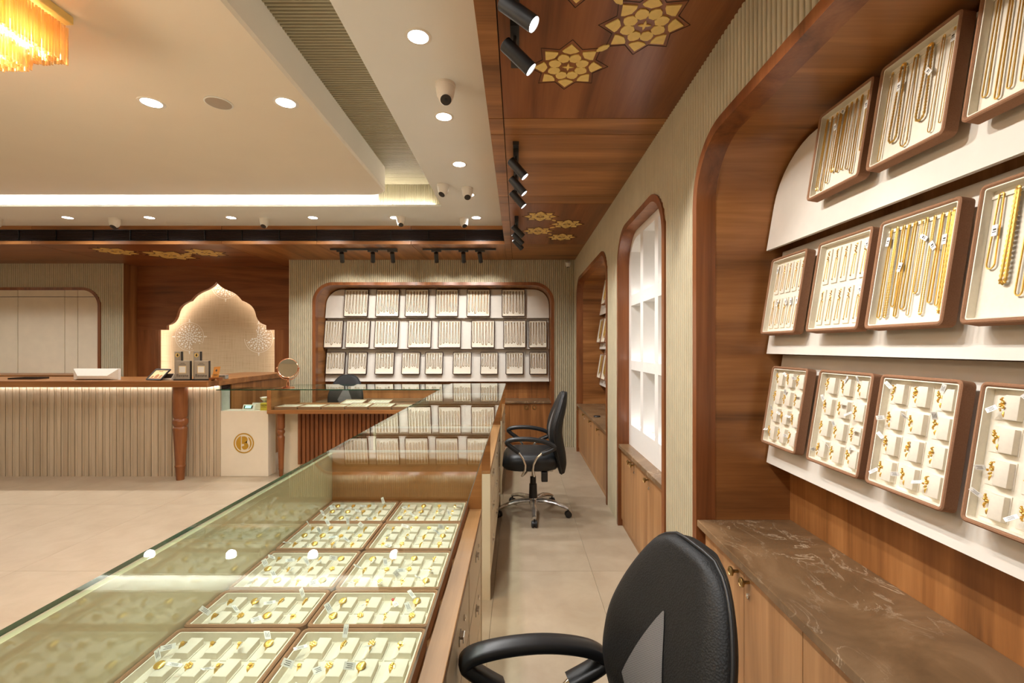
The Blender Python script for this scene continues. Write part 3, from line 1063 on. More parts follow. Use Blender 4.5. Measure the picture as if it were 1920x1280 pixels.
def niche_cabinet(rng, doors, pairs, lab, marble_lab, depth, knobs='pair'):
    """rng: outer frame range along y; doors: boundaries"""
    y0, y1 = rng[0] + FR_T, rng[1] - FR_T
    t = thing('wall_cabinet', lab, 'cabinet', (WALLX + 0.15, (y0 + y1) / 2, 0.0))
    MB().box(WALLX + 0.03, WALLX + depth, y0 + 0.001, y1 - 0.001, 0.0, CTZ - 0.03).build('body', 'lwood_z', t, world=True)
    MB().box(WALLX + 0.02, WALLX + 0.03, y0 + 0.001, y1 - 0.001, 0.0, 0.055).build('plinth', 'lwood_y', t, world=True)
    for k, (a, b) in enumerate(zip(doors[:-1], doors[1:])):
        d = MB().box(WALLX + 0.010, WALLX + 0.0295, a + 0.0015, b - 0.0015, 0.06, CTZ - 0.034).build('door', 'lwood_z', t, world=True)
        ky, kl = pairs[k]
        inv = WORLD[t.name].inverted()
        inst(knob_me, 'knob', d, inv @ Matrix.Translation((WALLX + 0.0105, ky, 0.575)))
        if kl is not None:
            inst(lock_me, 'lock', d, inv @ Matrix.Translation((WALLX + 0.0105, kl, 0.525)))
    c = thing('stone_counter', marble_lab, 'counter top', (WALLX + 0.2, (y0 + y1) / 2, CTZ - 0.03))
    MB().box(WALLX - 0.012, WALLX + depth - 0.0, y0 + 0.0005, y1 - 0.0005, CTZ - 0.029, CTZ).build('slab', 'marble', c, world=True, bevel=0.003)
    return t


niche_cabinet(NEAR, [0.022, 0.29, 0.625, 0.96, 1.294, 1.63, 1.966], [(0.25, None), (0.33, None), (0.92, None), (1.0, None), (1.595, 1.60), (1.675, None)],
              'teak cabinet below the nearest niche with round brass knobs', 'brown veined marble counter in the nearest niche', 0.40)
niche_cabinet(MID, [2.488, 2.85, 3.21, 3.568], [(2.82, 2.81), (3.17, None), (3.25, 3.17)],
              'teak cabinet below the white lattice niche', 'narrow brown marble sill below the white lattice', 0.075)
niche_cabinet(FAR, [4.072, 4.58, 5.08, 5.58, 6.088], [(4.54, 4.53), (5.04, 5.03), (5.54, 5.53), (6.02, 6.01)],
              'teak cabinet below the far aisle niche', 'brown marble counter in the far aisle niche', 0.40)
# small dark object on far counter
tag(MB().lathe([(0.035, 0.0), (0.038, 0.004), (0.034, 0.012), (0.020, 0.013)], 20, (0.86, 4.95, CTZ)).build('pin_dish', 'black', smooth=40), 'small black dish on the far aisle marble counter', 'dish')

# white lattice niche
t = thing('white_lattice', 'white lacquered cubby lattice with lit square compartments', 'shelf unit', (0.95, 3.03, CTZ))
lx0, lx1 = WALLX + 0.072, WALLX + 0.30
cols = [(2.53, 2.83), (2.90, 3.17), (3.24, 3.505)]
rows = [(0.80, 1.225), (1.295, 1.715), (1.795, 2.20)]
y0, y1 = MID[0] + FR_T, MID[1] - FR_T
MB().box(lx1 - 0.01, lx1 + 0.01, y0 - 0.03, y1 + 0.03, CTZ, 2.26).build('back_sheet', 'lattice', t, world=True)
ye = [y0] + [q for c_ in cols for q in c_] + [y1]
ri = ARCHR - FR_T


def clipped(a, b, zlo, steps=6):
    """top outline of the arch between y=a and y=b"""
    pts = []
    for i in range(steps + 1):
        s_ = a + (b - a) * i / steps
        s_c = min(max(s_, y0 + 1e-4), y1 - 1e-4)
        pts.append((s_, arch_top(s_c, y0, y1, ARCHZ - FR_T, ri)))
    return pts


for a, b in ((ye[0], ye[1]), (ye[2], ye[3]), (ye[4], ye[5]), (ye[6], ye[7])):
    top = clipped(a, b, 0)
    MB().prism([(a, CTZ), (b, CTZ)] + list(reversed(top)), lx0, lx1 - 0.011, YZ).build('upright', 'lattice', t, world=True)
for (a, b) in cols:
    for z0, z1 in ((CTZ, rows[0][0]), (rows[0][1], rows[1][0]), (rows[1][1], rows[2][0])):
        MB().box(lx0 + 0.0005, lx1 - 0.011, a, b, z0, z1).build('crosspiece', 'lattice', t, world=True)
    top = clipped(a, b, 0)
    zb = min(min(q[1] for q in top) - 0.045, 2.2)
    low = [(s_, max(q - 0.05, 1.9)) for s_, q in top]
    mb = MB()
    mb.prism(low + list(reversed(top)), lx0, lx1 - 0.011, YZ)
    mb.build('crosspiece', 'lattice', t, world=True)
    for (z0, z1) in rows:
        MB().box(lx0 + 0.03, lx0 + 0.04, a + 0.02, b - 0.02, z0 + 0.0005, z0 + 0.006).build('cubby_led', 'led_cub', t, world=True)


# ---- display racks: three tilted boards
BZ = [(0.895, 1.365), (1.37, 1.815), (1.82, ARCHZ - FR_T - 0.012)]
OFF0, OFF1 = 0.29, 0.362
TILT = math.atan2(OFF1 - OFF0, 0.45)


def rack(rng, fn, lab):
    a, b = rng[0] + FR_T + 0.008, rng[1] - FR_T - 0.008
    c = fn((a + b) / 2, 0.35, 0.895)
    t = thing('display_rack', lab, 'display rack', c)
    for k, (z0, z1) in enumerate(BZ):
        if k < 2:
            outl = [(a, z0), (b, z0), (b, z1), (a, z1)]
        else:
            r = ARCHR - FR_T - 0.01
            outl = [(a, z0), (b, z0)]
            for i in range(9):
                q = PI / 2 * i / 8
                outl.append((b - r + r * math.cos(q), z1 - r + r * math.sin(q)))
            for i in range(9):
                q = PI / 2 + PI / 2 * i / 8
                outl.append((a + r + r * math.cos(q), z1 - r + r * math.sin(q)))
        mb = MB()
        off = lambda z: OFF0 + (OFF1 - OFF0) * (z - z0) / (z1 - z0)
        mb.prism(outl, 0.0, 0.016, lambda s_, z, d: fn(s_, off(z) + d, z))
        mb.build('display_board', 'board', t, world=True)
        MB().add([fn(a + .01, 0.375, z0 + 0.1), fn(b - .01, 0.375, z0 + 0.1), fn(b - .01, 0.40, z0 + 0.1), fn(a + .01, 0.40, z0 + 0.1),
                  fn(a + .01, 0.375, z0 + 0.14), fn(b - .01, 0.375, z0 + 0.14), fn(b - .01, 0.40, z0 + 0.14), fn(a + .01, 0.40, z0 + 0.14)],
                 [(0, 3, 2, 1), (4, 5, 6, 7), (0, 1, 5, 4), (1, 2, 6, 5), (2, 3, 7, 6), (3, 0, 4, 7)]).build('batten', 'lwood_y', t, world=True)
    return t


rack(NEAR, FR, 'three tilted white display boards in the nearest niche')
rack(FAR, FR, 'three tilted white display boards in the far aisle niche')
rack(BN, FB, 'three tilted white display boards across the back wall')


# ================================================================== TRAYS AND JEWELLERY
def tray_frame(w_, h_, t_, rim=0.010, r=0.014):
    o = rrect(0, w_, 0, h_, r, 4)
    i_ = rrect(rim, w_ - rim, rim, h_ - rim, max(0.003, r - rim + 0.002), 4)
    e = 0.003
    o2 = rrect(e, w_ - e, e, h_ - e, r - e * 0.5, 4)
    i2 = rrect(rim - e, w_ - rim + e, rim - e, h_ - rim + e, max(0.003, r - rim + 0.004), 4)
    mb = MB()
    mb.sweep([[(x, y, 0) for x, y in o], [(x, y, t_ - e) for x, y in o], [(x, y, t_) for x, y in o2], [(x, y, t_) for x, y in i2], [(x, y, t_ - e) for x, y in i_], [(x, y, 0.004) for x, y in i_]], cap=False)
    mb.add([(x, y, 0) for x, y in o], [tuple(reversed(range(len(o))))])
    return mb


def tray_lining(w_, h_, t_, rim=0.010, floor=0.012):
    a = rrect(rim + 0.0006, w_ - rim - 0.0006, rim + 0.0006, h_ - rim - 0.0006, 0.005, 3)
    b = rrect(rim + 0.0035, w_ - rim - 0.0035, rim + 0.0035, h_ - rim - 0.0035, 0.004, 3)
    mb = MB()
    mb.sweep([[(x, y, 0.005) for x, y in a], [(x, y, t_ - 0.004) for x, y in a], [(x, y, t_ - 0.004) for x, y in b], [(x, y, floor) for x, y in b]], cap=False)
    mb.add([(x, y, floor) for x, y in b], [tuple(range(len(b)))])
    return mb


MESH = {}


def cached(key, fn):
    if key not in MESH:
        MESH[key] = fn()
    return MESH[key]


TT, TFLOOR = 0.036, 0.012
PADS = {}


def pad_mesh(pw, ph, hgt=0.019):
    """ring pad: base flange, curved ramp at the left rising to a flat top"""
    prof = [(0.0, 0.0), (0.12, 0.06), (0.26, 0.20), (0.38, 0.45), (0.46, 0.75), (0.50, 1.0), (0.97, 0.96), (1.0, 0.90), (1.0, 0.0)]
    mb = MB()
    poly = [(a * pw, b * hgt) for a, b in prof]
    e = 0.002
    n = len(poly)
    cx = pw * 0.5
    sh_ = [(cx + (a - cx) * 0.985, b * 0.95) for a, b in poly]
    rings = [[(a, 0.0, b) for a, b in sh_], [(a, e, b) for a, b in poly], [(a, ph - e, b) for a, b in poly], [(a, ph, b) for a, b in sh_]]
    mb.sweep(rings)
    f = 0.003
    mb.box(-f, pw + f, -f, ph + f, -0.0005, 0.0018)
    return mb.mesh('ring_pad', 'suede2', 35)


def ring_band_mesh(r, w0, w1, t_):
    """finger ring standing on edge: axis along y, wider at the top"""
    rings = []
    n = 26
    for i in range(n):
        a = 2 * PI * i / n
        up_ = max(0, math.sin(a))
        wd = w0 + (w1 - w0) * up_ ** 2
        th = t_ * (0.7 + 0.8 * up_ ** 2)
        ca, sa = math.cos(a), math.sin(a)
        rings.append([((r + d) * ca, y, (r + d) * sa) for d, y in ((0, -wd * 0.8), (th, -wd), (th * 1.25, 0), (th, wd), (0, wd * 0.8))])
    return MB().sweep(rings, closed=True)


def setting_mesh(kind):
    mb = MB()
    R_ = 0.0098
    rnd = random.Random(kind)
    if kind == 0:      # oval signet
        mb.lathe([(0.0075, -0.001), (0.0085, 0.0015), (0.006, 0.0035), (0.002, 0.0042)], 12, (0, 0, R_))
    elif kind == 1:    # cluster
        for i in range(7):
            a = 2 * PI * i / 6
            q = (0, 0) if i == 6 else (0.0042 * math.cos(a), 0.0042 * math.sin(a))
            mb.lathe([(0.0010, -0.001), (0.0025, 0.0005), (0.0018, 0.0026), (0.0004, 0.003)], 7, (q[0], q[1], R_))
    elif kind == 2:    # stepped bar
        for i in range(-2, 3):
            mb.lathe([(0.0022, -0.001), (0.0026, 0.001), (0.0012, 0.003)], 6, (i * 0.0030, 0, R_ - 0.0005 * i * i))
    elif kind == 3:    # solitaire
        mb.lathe([(0.0016, -0.001), (0.0034, 0.0028), (0.0030, 0.0036), (0.001, 0.0038)], 8, (0, 0, R_))
    else:              # tall leafy ornament for the wall trays
        for i in range(9):
            a, b = rnd.uniform(-0.007, 0.007), (i - 4) * 0.0032
            rr = rnd.uniform(0.0024, 0.0046) * (1 - abs(i - 4) * 0.09)
            mb.lathe([(0.0006, -0.001), (rr, 0.0006), (rr * 0.7, 0.003), (0.0005, 0.0042)], 6, (a * 0.6, b, R_ + rnd.uniform(-0.001, 0.002)))
        mb.tube([(0.003, -0.014, R_), (0.002, -0.02, R_ + 0.001), (0.002, -0.026, R_)], [0.0012, 0.002, 0.0008], 5)
    return mb


def tag_mesh(w_, h_):
    mb = MB().box(0, w_, -h_ / 2, h_ / 2, 0, 0.0006)
    for i in range(3):
        y = -h_ * 0.28 + i * h_ * 0.24
        mb.box(w_ * 0.25, w_ * (0.8 - 0.1 * (i % 2)), y, y + h_ * 0.07, 0.0006, 0.0008, 1)
    mb.tube([(0, 0, 0.0003), (-0.004, 0.001, 0.0003), (-0.008, 0, -0.001)], 0.0003, 3)
    return mb.mesh('price_tag', ['tag', 'ink'])


BANDS = [ring_band_mesh(0.0086, 0.0016, 0.0052, 0.0010).mesh('band', 'gold', 50), ring_band_mesh(0.0088, 0.0013, 0.0030, 0.0009).mesh('band', 'gold', 50), ring_band_mesh(0.0086, 0.0018, 0.0042, 0.0012).mesh('band', 'gold2', 50)]
SETS = [setting_mesh(k).mesh('setting', 'gold', 40) for k in range(4)]
RUBY = setting_mesh(3).mesh('setting', 'red', 40)
ORN = []
for k in range(4, 8):
    ORN.append(setting_mesh(k).mesh('setting', 'gold', 40))
TAGS = [tag_mesh(0.022, 0.009), tag_mesh(0.019, 0.011)]


def make_ring(mat, lab, grp, rnd, ornate=False, ruby=False, sc=1.0):
    t = thing('gold_ring', lab, 'ring', mat=mat @ Matrix.Scale(sc, 4), group=grp)
    band = rnd.choice(BANDS)
    inst(band, 'band', t)
    inst(RUBY if ruby else (rnd.choice(ORN) if ornate else rnd.choice(SETS)), 'setting', t)
    if rnd.random() < (0.72 if ornate else 0.8):
        a = rnd.choice([rnd.uniform(1.8, 4.4), rnd.uniform(0.2, 2.2)])
        tilt = rnd.uniform(-0.9, -0.1) if not ornate else rnd.uniform(-0.5, -0.05)
        m2 = Matrix.Translation((0.004 * math.cos(a), 0.004 * math.sin(a), 0.0105)) @ Matrix.Rotation(a, 4, 'Z') @ Matrix.Rotation(tilt, 4, 'Y') @ Matrix.Rotation(rnd.uniform(-0.8, 0.8), 4, 'X') @ Matrix.Translation((0.006, 0, 0))
        inst(rnd.choice(TAGS), 'price_tag', t, m2)
    return t


def tray_base(mat, w_, h_, lab, grp, thick=TT, rimmat='velvet', cat='tray', mount=True):
    t = thing('jewellery_tray', lab, cat, mat=mat, group=grp)
    key = (round(w_, 4), round(h_, 4), thick, rimmat)
    inst(cached(('f',) + key, lambda: tray_frame(w_, h_, thick).mesh('rim', rimmat, 40)), 'rim', t)
    inst(cached(('l',) + key, lambda: tray_lining(w_, h_, thick).mesh('lining', 'suede')), 'lining', t)
    if mount:
        inst(cached(('m',) + key, lambda: MB().box(w_ * 0.3, w_ * 0.7, h_ * 0.35, h_ * 0.75, -0.0245, 0.0).mesh('mount', 'black')), 'mount', t)
    return t


RINGGRP = 'gold rings on pads'


def ring_tray(mat, w_, h_, nx, ny, lab, short, rnd, vertical=False, skip=(), ruby=None):
    t = tray_base(mat, w_, h_, lab, 'ring trays', mount=vertical)
    m = 0.016
    cw, ch = (w_ - 2 * m) / nx, (h_ - 2 * m) / ny
    fw, fh = (0.74, 0.74) if vertical else (0.84, 0.74)
    pw, ph = cw * fw, ch * fh
    hg = 0.017
    pm = cached(('p', round(pw, 4), round(ph, 4)), lambda: pad_mesh(pw, ph, hg))
    for j in range(ny):
        for i in range(nx):
            x = m + i * cw + cw * (1 - fw) / 2; y = m + j * ch + ch * (1 - fh) / 2
            inst(pm, 'ring_pad', t, Matrix.Translation((x, y, TFLOOR)))
            if (i, j) in skip:
                continue
            row = ny - 1 - j
            rl = 'gold ring, %s in %s row of the %s' % (ORD[i], ORD[row], short)
            if vertical:
                mm = mat @ Matrix.Translation((x + pw * (0.40 + rnd.uniform(-.04, .04)), y + ph * (0.62 + rnd.uniform(-.06, .06)), TFLOOR + hg * 0.35)) @ Matrix.Rotation(rnd.uniform(-0.2, 0.2) + PI / 2 * 0, 4, 'Z')
                make_ring(mm, rl, RINGGRP, rnd, ornate=True, sc=1.12)
            else:
                mm = mat @ Matrix.Translation((x + pw * (0.46 + rnd.uniform(-.04, .04)), y + ph * (0.55 + rnd.uniform(-.05, .05)), TFLOOR + hg * 0.45)) @ Matrix.Rotation(PI / 2 + rnd.uniform(-0.25, 0.25), 4, 'Z') @ Matrix.Rotation(-0.25, 4, 'Y')
                make_ring(mm, rl, RINGGRP, rnd, ruby=(ruby == (i, j)), sc=1.22)
    return t


# ---- chains
def chain_path(L, g_, n):
    pts = []
    straight = L - g_
    k = int(n * 0.46)
    for i in range(k + 1):
        f = i / k
        wob = g_ * (0.55 + 0.45 * f)
        pts.append((-wob, -straight * f, 0.0))
    for i in range(1, 8):
        a = PI + PI * i / 8
        pts.append((g_ * math.cos(a), -straight + g_ * 1.3 * math.sin(a), 0))
    for i in range(k + 1):
        f = 1 - i / k
        wob = g_ * (0.55 + 0.45 * f)
        pts.append((wob, -straight * f, 0.0))
    return pts


def chain_mesh(L, g_, r, style, mat_='gold'):
    n = {'snake': 16, 'strand': 6}.get(style, int(L / (r * 1.05)) * 2)
    n = max(12, min(n, 320))
    pts = chain_path(L, g_, n)
    mb = MB()
    if style in ('snake', 'strand'):
        mb.tube(pts, r, 6 if style == 'snake' else 4)
    else:
        rad = [r * (1.0 if i % 2 else 0.55) for i in range(len(pts))]
        mb.tube(pts, rad, 6, flat=0.75)
    # hook loop
    if style != 'strand':
        mb.tube([(0.003 * math.cos(a), 0.003 * math.sin(a) + 0.001, 0) for a in [2 * PI * q / 10 for q in range(10)]], 0.0009, 5, closed=True)
        mb.tube([(-g_ * 0.55, 0, 0), (-g_ * 0.3, 0.003, 0), (0, 0.004, 0), (g_ * 0.3, 0.003, 0), (g_ * 0.55, 0, 0)], r * 0.7, 5)
    return mb.mesh('gold_chain', mat_, 50)


CTAG = MB().box(-0.006, 0.006, -0.034, -0.008, 0, 0.0007).box(-0.004, 0.004, -0.026, -0.024, 0.0007, 0.0009, 1).box(-0.003, 0.004, -0.021, -0.017, 0.0007, 0.0009, 1).tube([(0, -0.008, 0.0004), (0.001, -0.003, 0.0006), (0, 0.003, 0.0003)], 0.0003, 3).mesh('price_tag', ['tag', 'ink'])


def chain_tray(mat, w_, h_, specs, lab, short, rnd, rimmat='velvet', near=True, thick=TT, grp='necklace trays'):
    """specs: list of (x fraction, length fraction, gap m, radius, style, tagged)"""
    t = tray_base(mat, w_, h_, lab, grp, thick, rimmat)
    bar = MB().box(0.012, w_ - 0.012, h_ - 0.034, h_ - 0.028, TFLOOR, TFLOOR + 0.004)
    o = inst(cached(('bar', round(w_, 4), round(h_, 4)), lambda: bar.mesh('hanging_bar', 'suede')), 'hanging_bar', t)
    y = h_ - 0.028
    usable = h_ - 0.05
    for k, (fx, fl_, g_, r, st, tg) in enumerate(specs):
        x = 0.014 + (w_ - 0.028) * fx
        if near:
            r = round(r * 1.35, 5)
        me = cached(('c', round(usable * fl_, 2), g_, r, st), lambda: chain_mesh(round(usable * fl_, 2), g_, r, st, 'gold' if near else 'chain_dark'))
        cm = mat @ Matrix.Translation((x, y, TFLOOR + 0.0042 + r)) @ Matrix.Rotation(rnd.uniform(-0.012, 0.012), 4, 'Z')
        c = inst(me, 'gold_chain', None, cm)
        WORLD[c.name] = cm.copy()
        tag(c, 'gold chain, %s from left in the %s' % (ORD[k], short), 'chain', 'gold chains hanging in trays')
        edge = fx < 0.14 or fx > 0.84
        if tg:
            inst(CTAG, 'price_tag', c, Matrix.Translation((0, -rnd.uniform(0.0, 0.05) - (0.06 if tg == 2 else 0), 0.002 + r)) @ Matrix.Rotation(rnd.uniform(-1.3, 1.3) * (0.12 if edge else 1.0), 4, 'Z'))
    return t


# orientation of the wall trays
ca, sa = math.cos(TILT), math.sin(TILT)


def wall_mat(y_left, z_bot, row, fn=FR, gap=0.028):
    """lower-left corner (seen from the room) of a tray hung on board `row`"""
    z0, z1 = BZ[row]
    off = OFF0 + (OFF1 - OFF0) * (z_bot - z0) / (z1 - z0)
    if fn is FR:
        X, Y, Z = Vector((0, -1, 0)), Vector((sa, 0, ca)), Vector((-ca, 0, sa))
        o_ = Vector((WALLX + off, y_left, z_bot)) + Z * gap
    else:
        X, Y, Z = Vector((1, 0, 0)), Vector((0, sa, ca)), Vector((0, -ca, sa))
        o_ = Vector((y_left, BACKY + off, z_bot)) + Z * gap
    m = Matrix.Identity(4)
    for i in range(3):
        m[i][0], m[i][1], m[i][2], m[i][3] = X[i], Y[i], Z[i], o_[i]
    return m


COLS = [1.955, 1.65, 1.37, 1.075]
CW = [0.24, 0.253, 0.253, 0.26]
r_ = random.Random(3)
# top row
sp = []
for k, (fx, fl_, g_, rr, st, tg) in enumerate(((0.06, .93, .005, .0022, 'curb', 0), (0.16, .99, .004, .0011, 'snake', 0), (0.27, .92, .006, .0016, 'curb', 1), (0.38, .80, .006, .0028, 'curb', 1), (0.48, .83, .005, .0014, 'snake', 0), (0.58, .82, .006, .0018, 'curb', 0), (0.68, .87, .005, .0016, 'curb', 0), (0.78, .96, .005, .0012, 'snake', 0), (0.90, .7, .003, .0011, 'snake', 1))):
    sp.append((fx, fl_, g_, rr, st, tg))
chain_tray(wall_mat(1.65, 1.915, 2), 0.253, 0.315, sp, 'narrow brown necklace tray under the arch curve of the nearest niche', 'tray under the arch curve', r_)
sp = [(0.06, .97, .005, .0012, 'curb', 0), (0.24, .82, .013, .0028, 'curb', 1), (0.42, .96, .011, .0018, 'curb', 0), (0.62, .76, .013, .0030, 'curb', 2), (0.78, .93, .006, .0012, 'curb', 0), (0.91, .90, .004, .0012, 'curb', 1)]
chain_tray(wall_mat(1.37, 1.915, 2), 0.253, 0.315, sp, 'brown necklace tray with two thick link chains on the top shelf', 'top tray with thick links', r_)
sp = [(0.08, .88, .006, .0012, 'snake', 0), (0.2, .95, .005, .0014, 'snake', 0), (0.3, .94, .005, .0012, 'snake', 0), (0.42, .92, .005, .0012, 'snake', 0), (0.54, .9, .005, .0018, 'snake', 2), (0.66, .86, .005, .0016, 'snake', 0), (0.8, .85, .006, .002, 'curb', 0)]
chain_tray(wall_mat(1.075, 1.915, 2), 0.26, 0.32, sp, 'necklace tray of smooth thin chains cut off at the top right corner', 'tray at the top right corner', r_)
# middle row: two pendant trays, two chain trays
flap_me = None


def pendant_tray(mat, w_, h_, lab, short, rnd):
    t = tray_base(mat, w_, h_, lab, 'necklace trays')
    m = 0.018
    nx = 5
    cw = (w_ - 2 * m) / nx; ch = (h_ - 2 * m) / 2
    fw, fh = cw * 0.72, ch * 0.86
    fm = cached('flap', lambda: MB().prism(rrect(0, fw, 0, fh, 0.002, 2), 0, 0.0045, XY).mesh('card_flap', 'suede2'))

    def pend(seed):
        q = random.Random(seed)
        mb = MB()
        for i in range(9):
            mb.lathe([(0.0005, -0.0005), (q.uniform(.0018, .0036), 0.0008), (0.0006, 0.003)], 6, (q.uniform(-0.004, 0.004), -0.004 - i * 0.0042, 0))
        L = fh * 0.86
        mb.tube([(-0.004, -0.036, 0.001), (-0.006, -L * 0.7, 0.001), (-0.0075, -L, 0.001)], 0.0009, 5)
        mb.tube([(0.004, -0.036, 0.001), (0.004, -L * 0.7, 0.001), (0.0055, -L * 0.97, 0.001)], 0.0009, 5)
        mb.lathe([(0.0015, 0), (0.0028, 0.001), (0.001, 0.003)], 6, (-0.0075, -L, 0))
        return mb.mesh('gold_pendant', 'gold', 40)
    for j in range(2):
        for i in range(nx):
            x, y = m + i * cw + cw * 0.14, m + j * ch + ch * 0.07
            inst(fm, 'card_flap', t, Matrix.Translation((x, y, TFLOOR)))
            pm = cached(('pend', (i * 3 + j) % 4), lambda: pend((i * 3 + j) % 4))
            cm = mat @ Matrix.Translation((x + fw * 0.5, y + fh - 0.004, TFLOOR + 0.005))
            c = inst(pm, 'gold_pendant', None, cm); WORLD[c.name] = cm.copy()
            tag(c, 'gold pendant chain, %s in the %s row of the %s' % (ORD[i], 'upper' if j else 'lower', short), 'pendant', 'gold pendants on flaps')
            if rnd.random() < 0.5:
                inst(CTAG, 'price_tag', c, Matrix.Translation((0, 0.002, 0.004)) @ Matrix.Rotation(rnd.uniform(-0.5, 0.5), 4, 'Z'))
    return t


pendant_tray(wall_mat(1.955, 1.443, 1), 0.24, 0.325, 'pendant tray at the far end of the middle shelf, nearest niche', 'end pendant tray', r_)
pendant_tray(wall_mat(1.65, 1.443, 1), 0.253, 0.325, 'pendant tray beside the long chain tray on the middle shelf', 'second pendant tray', r_)
sp = [(0.06, .94, .005, .0014, 'snake', 1), (0.16, .96, .004, .0024, 'curb', 0), (0.25, .84, .006, .0014, 'snake', 0), (0.33, .93, .004, .0014, 'snake', 2), (0.42, .86, .007, .0016, 'snake', 0), (0.51, .95, .004, .0012, 'curb', 1), (0.58, .74, .006, .0020, 'curb', 0), (0.68, .93, .004, .0018, 'curb', 2), (0.78, .84, .005, .0016, 'snake', 0), (0.86, .88, .004, .0012, 'snake', 1), (0.94, .93, .004, .0042, 'curb', 0)]
chain_tray(wall_mat(1.37, 1.443, 1), 0.253, 0.325, sp, 'necklace tray full of long chains and white tags, middle shelf', 'middle tray with white tags', r_)
sp = [(0.10, .62, .009, .0014, 'snake', 2), (0.26, .74, .005, .0036, 'curb', 0), (0.40, .84, .007, .0014, 'snake', 0), (0.55, .92, .008, .0022, 'curb', 2), (0.7, .8, .006, .002, 'curb', 0), (0.86, .9, .006, .0018, 'curb', 0)]
chain_tray(wall_mat(1.075, 1.443, 1), 0.26, 0.33, sp, 'necklace tray cut off by the right edge, middle shelf', 'middle tray at the right edge', r_)
# bottom row: ring trays
shorts = ['wall ring tray by the niche side', 'second wall ring tray', 'third wall ring tray', 'wall ring tray at the right edge']
labs = ['upright brown ring tray beside the wooden niche side', 'upright brown ring tray second from the niche side', 'upright brown ring tray third from the niche side', 'upright brown ring tray cut off by the right edge']
for k in range(4):
    sk = () if k < 3 else ((2, 0), (2, 1), (2, 2), (2, 3))
    ring_tray(wall_mat(COLS[k], 0.983, 0), CW[k], 0.33, 3, 4, labs[k], shorts[k], r_, True, sk)

# far aisle niche trays (small in the photo)
FARCOL = [6.04, 5.74, 5.44]
for row, zb in ((2, 1.915), (1, 1.443), (0, 0.983)):
    for k in range(3):
        if row == 2 and k == 0:
            continue
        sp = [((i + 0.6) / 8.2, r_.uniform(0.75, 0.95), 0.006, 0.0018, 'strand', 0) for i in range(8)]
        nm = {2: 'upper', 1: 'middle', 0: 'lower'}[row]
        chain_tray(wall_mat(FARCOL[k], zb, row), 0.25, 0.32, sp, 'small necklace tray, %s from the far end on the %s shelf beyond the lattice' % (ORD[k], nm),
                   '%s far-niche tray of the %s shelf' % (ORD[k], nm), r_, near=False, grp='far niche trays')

# back wall trays
SC5 = 3.5556
rows5 = [(2, 403, 585, [(370, 530), (582, 740), (778, 934), (982, 1135), (1190, 1345), (1424, 1580)]),
         (1, 610, 793, [(237, 362), (381, 542), (573, 732), (797, 952), (1000, 1150), (1220, 1378), (1434, 1585), (1603, 1725)]),
         (0, 818, 970, [(246, 376), (393, 522), (575, 704), (753, 877), (911, 1031), (1097, 1220), (1280, 1400), (1450, 1568), (1608, 1728)])]
shelf = {2: 'top', 1: 'middle', 0: 'bottom'}
for row, yt, yb, xr in rows5:
    D0 = BACKY + 0.30 - 0.05
    zb = CAMZ - (430 + yb / SC5 - 650) / F * D0
    zt = CAMZ - (430 + yt / SC5 - 650) / F * (D0 + 0.05)
    for k, (a, b) in enumerate(xr):
        x0 = (540 + a / SC5 - 971) / F * D0; x1 = (540 + b / SC5 - 971) / F * D0
        w_, h_ = round(x1 - x0, 2), round((zt - zb) / ca, 2)
        n = 7 if w_ > 0.3 else 6
        base = 0.82 if row else 0.66
        sp = [((i + 0.55) / (n + 0.1), base + r_.choice([0.0, 0.05, 0.09]), 0.010, 0.0030, 'strand', 1 if (i + k) % 3 == 0 and row < 2 else 0) for i in range(n)]
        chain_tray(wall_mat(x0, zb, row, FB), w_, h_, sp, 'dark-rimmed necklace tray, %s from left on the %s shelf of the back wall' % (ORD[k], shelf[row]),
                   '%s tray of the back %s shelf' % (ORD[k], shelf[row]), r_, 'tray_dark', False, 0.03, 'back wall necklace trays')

# back wall cabinet
t = thing('wall_cabinet', 'teak cabinet below the back wall display with ring pulls', 'cabinet', (-1.18, BACKY + 0.2, 0))
y0 = BACKY + 0.01
MB().box(BN[0] + FR_T + .001, BN[1] - FR_T - .001, BACKY + 0.03, BACKY + 0.40, 0, CTZ - 0.03).build('body', 'wood_z', t, world=True)
pull_me = MB().sweep([[(r * math.cos(2 * PI * q / 18), d, r * math.sin(2 * PI * q / 18)) for q in range(18)] for r, d in ((0.030, 0.0), (0.030, -0.006), (0.022, -0.006), (0.019, 0.0))], cap=False).mesh('ring_pull', 'brass', 40)
xs = [0.463 - 0.29 * i for i in range(12)][::-1]
for k, (a, b) in enumerate(zip(xs[:-1], xs[1:])):
    d = MB().box(a + 0.002, b - 0.002, BACKY + 0.012, BACKY + 0.0295, 0.06, CTZ - 0.034).build('door', 'wood_z', t, world=True)
    inv = WORLD[t.name].inverted()
    kx = (b - 0.05) if k % 2 == 1 else (a + 0.05)
    kx = (a + 0.055) if k % 2 == 0 else (b - 0.055)
    inst(pull_me, 'ring_pull', d, inv @ Matrix.Translation((kx, BACKY + 0.0118, 0.555)))
c = thing('stone_counter', 'brown marble counter under the back wall display', 'counter top', (-1.18, BACKY + 0.2, CTZ - 0.03))
MB().box(BN[0] + FR_T + .0005, BN[1] - FR_T - .0005, BACKY - 0.012, BACKY + 0.40, CTZ - 0.029, CTZ).build('slab', 'marble', c, world=True, bevel=0.003)

# ================================================================== MAIN GLASS COUNTER
GZ = 0.95
CX0, CX1 = -0.80, -0.144
DECK = 0.715


